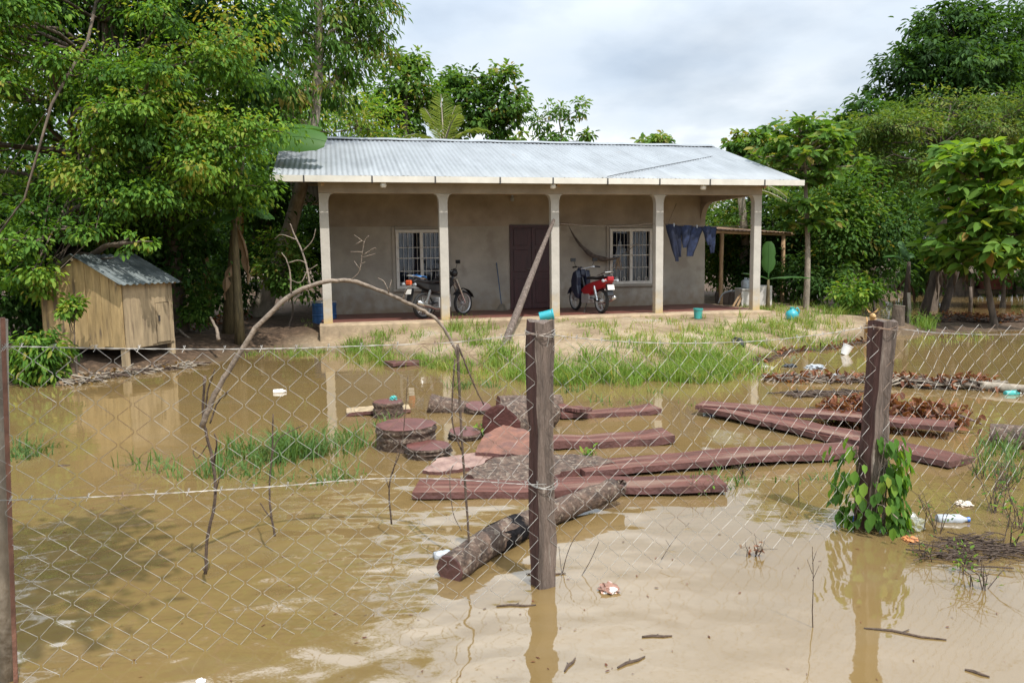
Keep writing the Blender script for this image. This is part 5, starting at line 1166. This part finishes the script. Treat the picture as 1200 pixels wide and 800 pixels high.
# broom leaning on the wall, hoe, cat-like rubbish at its foot
u_, z_ = onv(582, 308, VW-.05); q0 = H(u_, VW-.03, z_); q1 = H(onv(588, 362, VW-.5)[0], VW-.5, 0.06)
t = thing('broom', 'blue handled broom leaning on the wall left of the door', 'broom', q1)
mb = MB(); mb.tube([Vector((0, 0, .05)), q0-q1], .013, 7); mb.build('handle', mat('blue_handle', (.05, .09, .16), .5), t)
mb = MB()
for k in range(60): a_ = random.uniform(-.12, .12); mb.tube([hd*a_*.4+Vector((0, random.uniform(-.02, .02), .12)), hd*a_*1.3+Vector((0, random.uniform(-.05, .05), -.05))], .006, 4)
mb.build('bristles', BARKL, t)
# lean-to furniture
def wp(px, py, z=.42): return G(px, py, z)
b = onground(888, 359); b.y += .1
t = thing('washbasin', 'pale concrete laundry basin standing beside the lean-to post', 'washbasin', b); s_ = b.y/FPX
W1 = 36*s_; mb = MB(); mb.box((0, .3, .20), (W1, .62, .4), None); mb.build('block', CONC, t, bevel=.015)
mb = MB(); mb.box((-W1/4, .3, .43), (W1/2-.01, .66, .055)); mb.box((W1/4, .02, .46), (W1/2, .05, .12)); mb.box((W1/4, .58, .46), (W1/2, .05, .12)); mb.box((W1/2-.02, .3, .46), (.05, .51, .12)); mb.box((.03, .3, .46), (.05, .51, .12)); mb.build('basin_top', CONC, t, bevel=.01)
q = D(875, 332, b.y+.2); mb = MB(); mb.lathe([(.10, 0), (.11, .02), (.105, .16), (.09, .2), (.04, .22), (.035, .27), (0, .27)], (0, 0, 0), 18); mb.tube([(.05, 0, .26), (.1, 0, .22), (.11, 0, .12)], .014, 6); o = mb.build('jug', CLEARP, None, smooth=True); o.location = (q.x, b.y+.3, b.z+.46); tag(o, 'milky plastic jug standing on the laundry basin', 'jug')
bb = onground(860, 358); bb.y += .35
t = thing('crate', 'dark brown open wooden box under the lean-to roof', 'box', bb); mb = MB(); bw = 24*bb.y/FPX
for (c, s2) in (((0, 0, .17), (bw, .03, .3)), ((0, .5, .17), (bw, .03, .3)), ((-bw/2+.015, .25, .17), (.03, .465, .3)), ((bw/2-.015, .25, .17), (.03, .465, .3)), ((0, .25, .03), (bw-.07, .465, .03))): mb.box(c, s2)
mb.build('boards', POSTW, t, bevel=.005)
mb = MB(); mb.tube(spline([(-bw/2-.05, -.03, .05), (-bw/2+.05, -.04, .28), (0, .0, .37), (bw/2, .1, .36)], 6), .02, 8); mb.build('white_hose', CLEARP, t, smooth=True)
for k, (x0, x1) in enumerate(((859, 869), (864, 872))):
    A2 = onground(x0, 359); mb = MB(); dlt = D(x1, 342, A2.y+.25)-A2
    mb.box(dlt*.5, (.05, .025, dlt.length), dlt.to_track_quat('Z', 'Y').to_matrix()); o = mb.build('lath', LEANW, None, bevel=.004); o.location = A2; tag(o, 'tan lath leaning on the brown box, '+('left' if k == 0 else 'right')+' one of two', 'lath', 'laths leaning on the box')
def pail(label, p, r_, h_, m_, name='bucket', rot=None, cat='bucket', handle=True):
    t = thing(name, label, cat, p); M_ = rot or Matrix.Identity(3)
    mb = MB(); mb.lathe([(0, .0), (r_*.84, 0), (r_*.9, h_*.5), (r_, h_), (r_*1.06, h_), (r_*1.06, h_-.03), (r_*.98, h_-.035), (r_*.95, h_-.02), (r_*.8, .02), (0, .02)], (0, 0, 0), 22, M_); mb.build('body', m_, t, smooth=False)
    if handle: mb = MB(); mb.tube([M_@Vector((r_*1.05*math.cos(a_), -.3*r_*math.sin(a_)-r_*.6*math.sin(a_), h_-.02-.05*math.sin(a_))) for a_ in [R(18*i) for i in range(11)]], .004, 5); mb.build('handle', CHROME, t)
    return t
g_ = onground(818, 372.5); pail('teal bucket standing upright on the bare yard before the porch', g_, .10, .22, TEAL)
g_ = onground(640, 376); pail('teal bucket lying on its side behind the centre fence post', g_+Vector((-.14, 0, .12)), .11, .3, TEALB, rot=Matrix.Rotation(R(80), 3, 'Y'))
g_ = onground(928, 372); t = thing('water_jug', 'turquoise rounded water jug lying in the yard grass', 'jug', g_)
mb = MB(); mb.lathe([(0, 0), (.10, .01), (.135, .06), (.14, .12), (.12, .18), (.07, .215), (.045, .23), (.045, .26), (0, .26)], (0, 0, 0), 20); mb.build('body', TEALB, t, smooth=True)
mb = MB(); mb.tube([(.05, 0, .22), (.12, 0, .27), (.16, 0, .2), (.14, 0, .13)], .015, 7); mb.build('handle', TEALB, t, smooth=True); mb = MB(); mb.lathe([(.05, .255), (.05, .285), (0, .285)], (0, 0, 0), 14); mb.build('cap', TEAL, t)
g_ = onground(1012, 352)
for (px, py, hh, r_, lb) in ((957, 351, .55, .035, 'short pale concrete stub post beside the slim tree'),):
    q = onground(px, py); mb = MB(); mb.lathe([(r_*1.1, -.1), (r_, .1), (r_, hh-.08), (r_*1.4, hh-.07), (r_*1.4, hh), (0, hh)], (0, 0, 0), 12); o = mb.build('stub_post', CONC); o.location = q; tag(o, lb, 'post')
for (px, py, r_, lb) in ((949, 356, .15, 'tan boulder at the foot of the slim tree'), (935, 352, .2, 'low grey stone block beside the lean-to post')):
    q = onground(px, py); P_ = unit(40)*np.array([1, .8, .55])*r_
    import bmesh
    bm = bmesh.new(); bmesh.ops.create_icosphere(bm, subdivisions=3, radius=r_)
    for v in bm.verts: v.co *= 1+.12*math.sin(v.co.x*30+1)+.1*math.cos(v.co.y*26+v.co.z*20); v.co.z *= .6
    me = bpy.data.meshes.new('boulder'); bm.to_mesh(me); bm.free(); me.materials.append(mat('stone_tan', (.36, .25, .14) if r_ < .18 else (.3, .27, .22), .9, .25, 8, .4, 30)); o = bpy.data.objects.new('boulder', me); COL.objects.link(o); o.location = q+Vector((0, 0, r_*.35)); tag(o, lb, 'stone')
# drum left of the porch
q = onground(370, 380); q.y += .8
t = thing('drum', 'dark blue plastic drum in the shade left of the first porch column', 'drum', q); mb = MB(); mb.lathe([(0, 0), (.25, 0), (.27, .03), (.26, .2), (.275, .22), (.26, .24), (.26, .42), (.275, .44), (.25, .5), (0, .5)], (0, 0, 0), 24); mb.build('body', BLUEP, t, smooth=False); mb = MB(); mb.lathe([(.275, .5), (.275, .525), (.1, .54), (0, .54)], (0, 0, 0), 24); mb.build('lid', SILV, t)
# cable over the roof
mb = MB(); pz = [onv(712, 207, -OV-.08), ]
c0 = H(pz[0][0], -OV-.08, pz[0][1]); uE = HL+ER-.4; c1 = H(uE-.4, 2.2, roofz(2.2)+.03); mb.tube([Vector((0, 0, 0)), (H(pz[0][0]+.3, -OV+.2, roofz(-OV+.2)+.06)-c0), (c1-c0)], .009, 5); o = mb.build('cable', BLACKP); o.location = c0; tag(o, 'thin black cable running up across the zinc roof to its right edge', 'cable')

# ---------------------------------------------------------------- dog behind the right post
g_ = onground(1026, 402); hz = D(1024, 369, g_.y)
dog = thing('dog', 'tan dog with large upright ears looking out behind the right post', 'dog', g_)
def skin(name, verts, edges, rad, m_, parent):
    me = bpy.data.meshes.new(name); me.from_pydata(verts, edges, []); o = bpy.data.objects.new(name, me); COL.objects.link(o); o.parent = parent
    me.materials.append(m_); sk = o.modifiers.new('skin', 'SKIN'); sk.use_smooth_shade = True
    for i, q in enumerate(rad): me.skin_vertices[0].data[i].radius = (q, q) if not hasattr(q, '__len__') else q
    me.skin_vertices[0].data[0].use_root = True; o.modifiers.new('sub', 'SUBSURF').render_levels = 2; return o
hx_, hh = hz.x-g_.x, hz.z-g_.z
yo = .12
vs = [(.12, .42+yo, .33), (.08, .2+yo, .34), (.03, .0+yo, .36), (hx_, -.06+yo, hh-.06), (hx_, -.08+yo, hh), (hx_-.012, -.16+yo, hh-.035), (hx_-.016, -.2+yo, hh-.045),
      (.09, 0+yo, .2), (.09, -.02+yo, .09), (.09, -.05+yo, .02), (-.04, 0+yo, .2), (-.04, -.02+yo, .09), (-.04, -.05+yo, .02),
      (.18, .4+yo, .24), (.18, .46+yo, .13), (.18, .42+yo, .02), (.06, .4+yo, .24), (.06, .46+yo, .13), (.06, .42+yo, .02), (.13, .54+yo, .36), (.15, .62+yo, .45)]
ed = [(0, 1), (1, 2), (2, 3), (3, 4), (4, 5), (5, 6), (2, 7), (7, 8), (8, 9), (2, 10), (10, 11), (11, 12), (0, 13), (13, 14), (14, 15), (0, 16), (16, 17), (17, 18), (0, 19), (19, 20)]
skin('body', vs, ed, [.085, .085, .09, .055, .068, .04, .024, .035, .026, .028, .035, .026, .028, .05, .026, .026, .05, .026, .026, .02, .012], FUR, dog)
for s_ in (-1, 1):
    mb = MB(); c_ = Vector((hx_+s_*.045, -.06+yo, hh+.045)); tip = c_+Vector((s_*.075, .0, .085))
    mb.v = [c_+Vector((-.028, 0, 0)), c_+Vector((.028, 0, -.005)), tip, c_+Vector((0, .03, 0))]; mb.f = [(0, 1, 2), (1, 3, 2), (3, 0, 2), (0, 3, 1)]; mb.m = [0]*4; mb.build('ear', FUR, dog)
    mb = MB(); mb.lathe([(0, -.01), (.01, 0), (0, .01)], (hx_-.01+s_*.03, -.142+yo, hh+.012), 8); mb.build('eye', BLACKP, dog)
mb = MB(); mb.lathe([(0, -.012), (.016, 0), (0, .012)], (hx_-.018, -.222+yo, hh-.04), 10); mb.build('nose', BLACKP, dog)
# stump behind the dog
q = onground(1052, 384); log('short brown tree stump on the bank behind the right fence post', [q-Vector((0, 0, .2)), q+Vector((0, 0, .2)), q+Vector((.02, 0, .4))], 0.14, .11, 'stump', BARK, BARKL, name='tree_stump')

# ---------------------------------------------------------------- far fence on the right bank and low thatched shelter
ff = [(1062, 377), (1066, 345), (1133, 368), (1200, 372)]
for (px, py, hh, lb) in ((1064, 378, .75, 'grey fence stake left of the banana clump'), (1136, 371, .8, 'dark stake standing in the back water behind the banana clump'), (1048, 346, .9, 'thin stake on the far bank of the back water'),):
    q = onground(px, py); mb = MB(); mb.tube([Vector((0, 0, -.2)), Vector((.02, 0, hh*.5)), Vector((0, .02, hh))], [.05, .045, .04], 7, jit=.1); o = mb.build('stake', BARKL if px == 1064 else BARK, None, smooth=True); o.location = q; tag(o, lb, 'stake')
q = G(1190, 344, .1)
t = thing('thatched_shelter', 'low dark thatched shelter on the far bank at the right edge', 'shelter', q+Vector((.6, .6, 0)))
for (x, y) in ((-2.4, -.8), (2.2, -.8), (-2.4, 1.2), (2.2, 1.2), (-.2, -.8)): mb = MB(); mb.tube([(x, y, -.3), (x, y, 1.1)], .07, 7); mb.build('post', BARK, t)
mb = MB()
for k in range(500):
    s_ = random.choice((-1, 1)); x = random.uniform(-2.8, 2.6); q = random.random(); y = .2+s_*(1.5-1.4*q); z = .85+1.0*q
    mb.tube([Vector((x, y, z)), Vector((x+random.gauss(0, .05), y+s_*.3, z-.28))], [.03, .012], 4, caps=False)
b = len(mb.v); mb.v += [Vector(p_) for p_ in ((-2.8, -1.4, .82), (2.6, -1.4, .82), (2.6, .2, 1.85), (-2.8, .2, 1.85), (2.6, 1.8, .82), (-2.8, 1.8, .82))]; mb.face((b, b+1, b+2, b+3)); mb.face((b+3, b+2, b+4, b+5)); mb.build('thatch', BARK, t)
mb = MB(); mb.box((-.9, .3, .6), (.9, .9, .9)); mb.build('wall', mat('red_board', (.16, .05, .035), .8, .3, 4), t)

# ---------------------------------------------------------------- litter
def floater(name, label, cat, px, py, fn, z=.0):
    o = fn(); q = G(px, py, .02); g = gz(q.x, q.y)
    if g > .02: q = onground(px, py)
    o.location = Vector((q.x, q.y, max(0, q.z if g > .02 else 0)+z)); o.name = name; return tag(o, label, cat)
def bottle(Lg, r_, az, m_, cap=None):
    def f():
        M_ = Matrix.Rotation(az, 3, 'Z') @ Matrix.Rotation(R(88), 3, 'Y')
        mb = MB(); mb.lathe([(0, -Lg*.5), (r_*.9, -Lg*.5), (r_, -Lg*.46), (r_, -Lg*.1), (r_*.9, -Lg*.05), (r_, 0), (r_, Lg*.2), (r_*.45, Lg*.36), (r_*.4, Lg*.42)], (0, 0, 0), 16, M_); o = mb.build('bottle', m_, None, smooth=True)
        mb = MB(); mb.lathe([(r_*.46, Lg*.42), (r_*.46, Lg*.5), (0, Lg*.5)], (0, 0, 0), 12, M_); mb.build('cap', cap or WHITE, o); return o
    return f
BLUEC = mat('blue_cap', (.05, .15, .5), .4)
floater('bottle', 'small white plastic bottle floating in open water at the left', 'bottle', 328, 458, bottle(.17, .035, R(5), WHITE), .012)
floater('bottle', 'clear bottle with blue cap floating right of the vine', 'bottle', 1117, 607, bottle(.2, .035, R(-8), CLEARP, BLUEC), .012)
floater('bottle', 'clear bottle with blue label beside the near end of the foreground log', 'bottle', 521, 648, bottle(.13, .03, R(20), CLEARP, BLUEC), .01)
floater('bottle', 'turquoise flask floating at the right edge by the drift line', 'bottle', 1187, 460, bottle(.2, .04, R(3), TEAL), .01)
def crumple(r_, m_, flat=.5, sd=0):
    def f():
        bm = bmesh.new(); bmesh.ops.create_icosphere(bm, subdivisions=3, radius=r_); rn = random.Random(sd)
        ph = [rn.uniform(0, 6) for _ in range(6)]
        for v in bm.verts:
            c = v.co/r_; k_ = 1+.22*math.sin(c.x*5+ph[0])*math.cos(c.y*6+ph[1])+.16*math.sin(c.z*9+ph[2]+c.x*7)+.12*math.cos(c.y*13+ph[3]); v.co = v.co*k_; v.co.z *= flat
        me = bpy.data.meshes.new('x'); bm.to_mesh(me); bm.free(); me.materials.append(m_); o = bpy.data.objects.new('x', me); COL.objects.link(o); return o
    return f
BLACKB = mat('black_bag', (.02, .022, .025), .35, .3, 12); BAGC = leafmat('bag_film', [(.5, .52, .52), (.6, .62, .62)], .5, .2, .5)
PAPER = mat('white_foam', (.8, .8, .78), .6, .08, 10); PINK = mat('pink_plastic', (.6, .35, .26), .5, .2, 12)
floater('plastic_bag', 'crumpled clear plastic bag floating at the foot of the vine', 'bag', 1069, 616, crumple(.065, BAGC, .9, 1), .03)
floater('plastic_bag', 'black plastic bag lying in the bank grass', 'bag', 864, 407, crumple(.13, BLACKB, .8, 2), .03)
floater('plastic_bag', 'pale grey plastic bag floating off the bank', 'bag', 955, 430, crumple(.14, CLEARP, .35, 3), .01)
floater('plastic_bag', 'small bluish plastic bag among the drift behind the right post', 'bag', 982, 441, crumple(.09, CLEARP, .6, 8), .01)
floater('wrapper', 'brown and silver crumpled wrapper floating in the foreground', 'wrapper', 714, 687, crumple(.05, mat('wrapper_foil', (.32, .17, .12), .25, .4, 18, .2, 40, metal=.3, spots=((.75, .74, .72), 12, .55)), .45, 4), .01)
floater('wrapper', 'pinkish plastic scrap drifting left of the right post', 'wrapper', 1001, 443, crumple(.13, PINK, .25, 5), .01)
floater('wrapper', 'pale tan wrapper floating beyond the blue capped bottle', 'wrapper', 1130, 588, crumple(.05, mat('tan_wrapper', (.6, .52, .42), .5), .3, 6), .008)
floater('wrapper', 'orange scrap floating under the clear plastic bag', 'wrapper', 1067, 629, crumple(.04, mat('orange_scrap', (.5, .2, .07), .6), .3, 7), .008)
floater('wrapper', 'blue scrap caught at the foot of the vine', 'wrapper', 1003, 606, crumple(.03, BLUEC, .6, 17), .01)
floater('scrap', 'bright white scrap floating at the bottom edge', 'scrap', 235, 794, crumple(.018, PAPER, .5, 9), .006)
floater('scrap', 'dark tyre scrap lying at the bank edge', 'scrap', 890, 428, crumple(.11, BLACKB, .4, 10), .01)
floater('scrap', 'grey rag half sunk at the bank edge', 'scrap', 898, 430, crumple(.1, CONC, .3, 11), .01)
floater('scrap', 'dark clod beside the floating grey bag', 'scrap', 925, 428, crumple(.11, BLACKB, .35, 12), .0)
o = floater('scrap', 'green plastic scrap on the farthest log slice', 'scrap', 463, 472, crumple(.04, TEAL, .8, 13)); o.location = G(461, 467, .185)
def foamcup():
    mb = MB(); M_ = Matrix.Rotation(R(25), 3, 'Y'); mb.lathe([(0, 0), (.06, 0), (.085, .17), (.09, .17), (.09, .18), (.08, .18), (.055, .01)], (0, 0, 0), 16, M_); return mb.build('cup', PAPER, None)
floater('foam_cup', 'white foam cup standing tilted in the shallow water by the bank', 'cup', 989, 414, foamcup, .0)
floater('bottle', 'white flattened bottle lying beyond the banana clump foot', 'bottle', 1118, 373, bottle(.35, .07, R(8), CLEARP), .05)

# drift rafts of sticks and trash
def raft(label, pix, n, m_, zmax=.06, Lr=(.1, .4), wd=.006, name='drift_debris', leafy=0, lm='dry'):
    o_ = G(*pix[0]); mb = MB(); pts = [G(*q)-o_ for q in pix]
    for k in range(n):
        i = random.randrange(len(pts)-1); c_ = pts[i].lerp(pts[i+1], random.random())+Vector((random.gauss(0, .08), random.gauss(0, .09), 0)); an = random.gauss(0, .6)
        d_ = Vector((math.cos(an), math.sin(an), random.gauss(0, .15)))*random.uniform(*Lr)*.5; zc_ = random.uniform(.0, zmax)
        mb.tube([c_-d_+Vector((0, 0, zc_)), c_+Vector((random.gauss(0, .01), random.gauss(0, .01), zc_+.005)), c_+d_+Vector((0, 0, zc_))], [wd*random.uniform(.5, 1.8)]*3, 5, mi=random.randrange(2))
    o = mb.build(name, [m_, TWIGD]); o.location = o_; tag(o, label, 'debris')
    if leafy:
        P, A, Nn, Ln = [], [], [], []
        for k in range(leafy):
            i = random.randrange(len(pts)-1); c_ = pts[i].lerp(pts[i+1], random.random())+Vector((random.gauss(0, .09), random.gauss(0, .16), random.uniform(.0, zmax*1.6)))
            P.append(c_); a_ = Vector(unit(1)[0]); A.append(a_); Nn.append((random.gauss(0, .5), random.gauss(0, .5), 1)); Ln.append(random.uniform(.05, .12))
        Ln = np.array(Ln); V, Q = leaf_geo(np.array(P), np.array(A), np.array(Nn), Ln, Ln*.5, .3, .3); fast('dead_leaves', V, Q, LM[lm], o, np.repeat(np.clip(RNG.normal(.5, .3, len(Ln)), 0, 1), 6))
    return o
raft('dark mat of drifted sticks left of the right post', [(905, 446), (940, 444), (985, 447), (1012, 445)], 260, TWIG, .05, wd=.008, leafy=160)
raft('long drift line of sticks and bark in the water right of the right post', [(1040, 449), (1080, 453), (1130, 453), (1165, 456)], 420, BARKL, .10, wd=.010, leafy=240)
raft('thin line of sunken sticks below the dark drift mat', [(925, 463), (960, 464), (1000, 459)], 90, TWIGD, .03)
raft('brushwood heap in shade between the hut and the house', [(225, 405), (260, 400), (290, 395)], 260, TWIG, .35, (.3, 1.0), .014, 'brushwood_heap', leafy=500)
raft('pile of dry banana trash under the banana plants beside the house', [(270, 392), (300, 385), (330, 382)], 160, BARKL, .3, (.2, .8), .012, 'brushwood_heap', leafy=700, lm='brown')
raft('straw and bark washed up at the water edge under the hut', [(85, 450), (120, 441), (165, 436), (225, 428)], 420, BARKL, .05, (.15, .6), .009, leafy=200, lm='brown')
raft('dark heap of brush and trash along the right bank below the broadleaf tree', [(1080, 380), (1120, 378), (1160, 381), (1210, 378)], 420, TWIGD, .16, (.2, .7), .012, leafy=700)
raft('line of grey sticks washed up along the bank below the yard grass', [(880, 425), (930, 412), (975, 408), (1010, 400)], 140, TWIGD, .03, leafy=160)
raft('floating mat of dark weeds and twigs in the near right water', [(1110, 655), (1150, 640), (1200, 650)], 160, TWIGD, .03, (.05, .25), .003)
o = log('split pale log lying at the right end of the drift line', [G(1150, 452, .05), G(1205, 457, .05), G(1260, 459, .05)], .06, .07, bark=BARKL)
for k, (A_, B_, lb) in enumerate((((207, 385), (238, 412), 'bare pale stick propped in the brushwood heap, longest of the two'), ((247, 372), (256, 398), 'short bare stick upright in the brushwood heap'))):
    p_ = onground(*B_); twigs('bare_stick', lb, [([(B_[0], B_[1], p_.y-.3), ((A_[0]+B_[0])/2+2, (A_[1]+B_[1])/2, p_.y-.2), (A_[0], A_[1], p_.y)], .035, .02)], TWIG, 'stick')
# heap of red dry leaves on the boards
t = raft('heap of dead reddish leaves on a fallen branch behind the right post', [(975, 490), (1010, 495), (1050, 492), (1085, 494), (1118, 500)], 120, REDWD, .12, (.1, .4), .006, 'dead_leaf_heap', leafy=900)
for (px0, lb) in ((990, 'withered sprig with curled red leaves left of the right post'),):
    q = G(985, 488, .05)
    mb = MB(); P, A, Nn, Ln = [], [], [], []
    for k in range(9):
        e_ = Vector((random.uniform(-.2, .3), random.uniform(-.1, .1), random.uniform(.08, .24))); mb.tube([Vector((0, 0, 0)), e_*.5+Vector((0, 0, .03)), e_], [.006, .004, .003], 4)
        for j in range(7): P.append(e_*random.uniform(.4, 1.05)); A.append(Vector((random.gauss(0, .6), random.gauss(0, .5), random.gauss(.1, .6)))); Nn.append((0, -.5, 1)); Ln.append(random.uniform(.06, .1))
    o = mb.build('withered_sprig', REDWD); o.location = q; tag(o, lb, 'sprig'); Ln = np.array(Ln); V, Q = leaf_geo(np.array(P), np.array(A), np.array(Nn), Ln, Ln*.4, .4, .4); fast('leaves', V, Q, LM['dry'], o, np.repeat(RNG.random(len(Ln))*.6, 6))

# weeds standing in the near right water
def weed(label, px, py, hgt, nst, nl, L0, lm='mid', spread=.3, rad=.003):
    q = G(px, py); t = thing('weed', label, 'weed', q); mb = MB(); P, A, Nn, Ln = [], [], [], []
    for k in range(nst):
        e_ = Vector((random.gauss(0, spread)*hgt*1.4, random.gauss(0, spread)*hgt, hgt*random.uniform(.5, 1.1))); pts = [Vector((random.gauss(0, .03), random.gauss(0, .03), -.05)), e_*.5+Vector((random.gauss(0, .02), 0, hgt*.08)), e_]; mb.tube(pts, [rad, rad*.8, rad*.4], 5)
        for j in range(3): s_ = pts[1].lerp(e_, random.random()); mb.tube([s_, s_+Vector((random.gauss(0, .05), random.gauss(0, .05), random.uniform(0, .07)))], [rad*.5, rad*.3], 4)
        for j in range(nl): P.append(pts[0].lerp(e_, random.uniform(.3, 1))+Vector(RNG.normal(size=3)*.015)); A.append(Vector(unit(1)[0])+Vector((0, 0, .2))); Nn.append((random.gauss(0, .4), -.3, 1)); Ln.append(L0*random.uniform(.5, 1.3))
    mb.build('stem', TWIGD, t); Ln = np.array(Ln); V, Q = leaf_geo(np.array(P), np.array(A), np.array(Nn), Ln, Ln*.5, .15, .2); fast('leaves', V, Q, LM[lm], t, np.repeat(np.clip(RNG.normal(.5, .25, len(Ln)), 0, 1), 6)); return t
weed('dark twiggy weed right of the plastic bag', 1095, 625, .26, 7, 4, .022, 'mid')
weed('tangled twiggy weed in front of the right log block', 1165, 600, .3, 9, 5, .03, 'mid')
weed('low leafy weed at the lower right drift mat', 1128, 668, .2, 6, 6, .03, 'lime')
weed('thin weed with one yellow leaf near the right edge', 1180, 640, .28, 5, 3, .04, 'lime')
weed('spindly weed standing before the right log block', 1150, 560, .3, 6, 4, .025, 'mid')
weed('small green sprout between the cut log and the short lying log', 562, 512, .16, 6, 8, .06, 'lime')
weed('small green sprout on the bark slab right of the centre post', 690, 545, .12, 7, 9, .05, 'lime')
weed('tiny twig with dark leaves floating right of centre', 880, 652, .07, 5, 4, .03, 'dry')
weed('fern like sprout at the near plank end', 820, 580, .12, 4, 5, .03, 'lime')
weed('low tangle of dead weed stems beyond the blue capped bottle', 1175, 575, .25, 9, 5, .02, 'dry')
weed('small drowned weed between the vine and the drift mat', 1085, 655, .14, 7, 4, .02, 'mid')
weed('bent weed with a few green leaves at the right edge', 1195, 620, .3, 7, 5, .035, 'lime')
weed('thin reed clump half drowned before the lower drift mat', 1150, 690, .16, 8, 2, .02, 'mid')
weed('sparse drowned weed right of the near plank', 870, 560, .1, 8, 3, .015, 'mid')
weed('green weed at the foot of the banana clump on the right bank', 1086, 384, .3, 14, 10, .09, 'lime')
# leaf bits, twigs and scum afloat everywhere
P, A, Nn, Ln = [], [], [], []
for k in range(240):
    py = 440+360*random.random()**.75; px = random.uniform(-20, 1220); q = G(px, py)
    if gz(q.x, q.y) > -.02: continue
    P.append(q+Vector((0, 0, .003))); an = random.uniform(0, 6.28); A.append((math.cos(an), math.sin(an), .02)); Nn.append((random.gauss(0, .12), random.gauss(0, .12), 1)); Ln.append(random.uniform(.006, .028))
Ln = np.array(Ln); V, Q = leaf_geo(np.array(P), np.array(A), np.array(Nn), Ln, Ln*(.1+.35*RNG.random(len(Ln))), .1, .0)
tag(fast('floating_leaf_litter', V, Q, LM['dry'], None, np.repeat(RNG.random(len(Ln))*.5, 6)), 'scattered dead leaf bits floating on the brown water', 'litter', kind='stuff')
for k, (px, py, Lg, an, lb) in enumerate([(740, 775, .16, .6, 'floating stick at the bottom edge right of the post reflection'), (668, 778, .12, 1.1, 'thin floating stick at the bottom edge beside the post reflection'), (1060, 742, .34, -.35, 'bark strip floating below the vine post'), (770, 745, .14, .05, 'sunken dark stick in the lower middle water'), (1145, 788, .09, -.7, 'short stick floating at the bottom right'), (640, 672, .22, .02, 'dark stick floating behind the foot of the centre post'), (75, 545, .1, .2, 'small twig floating beyond the fence at the far left'), (605, 709, .2, .04, 'wet stick floating left of the centre post foot')]):
    q = G(px, py, .004); mb = MB(); d_ = Vector((math.cos(an), math.sin(an), 0))*Lg/2; s_ = Vector((-math.sin(an), math.cos(an), 0))
    mb.tube([-d_, -d_*.3+s_*Lg*.04, d_*.4-s_*Lg*.03, d_], [.004, .007, .006, .003], 6, jit=.15); mb.tube([-d_*.1, s_*Lg*.15+d_*.15], [.004, .002], 5); o = mb.build('floating_stick', TWIGD); o.location = q; tag(o, lb, 'stick')
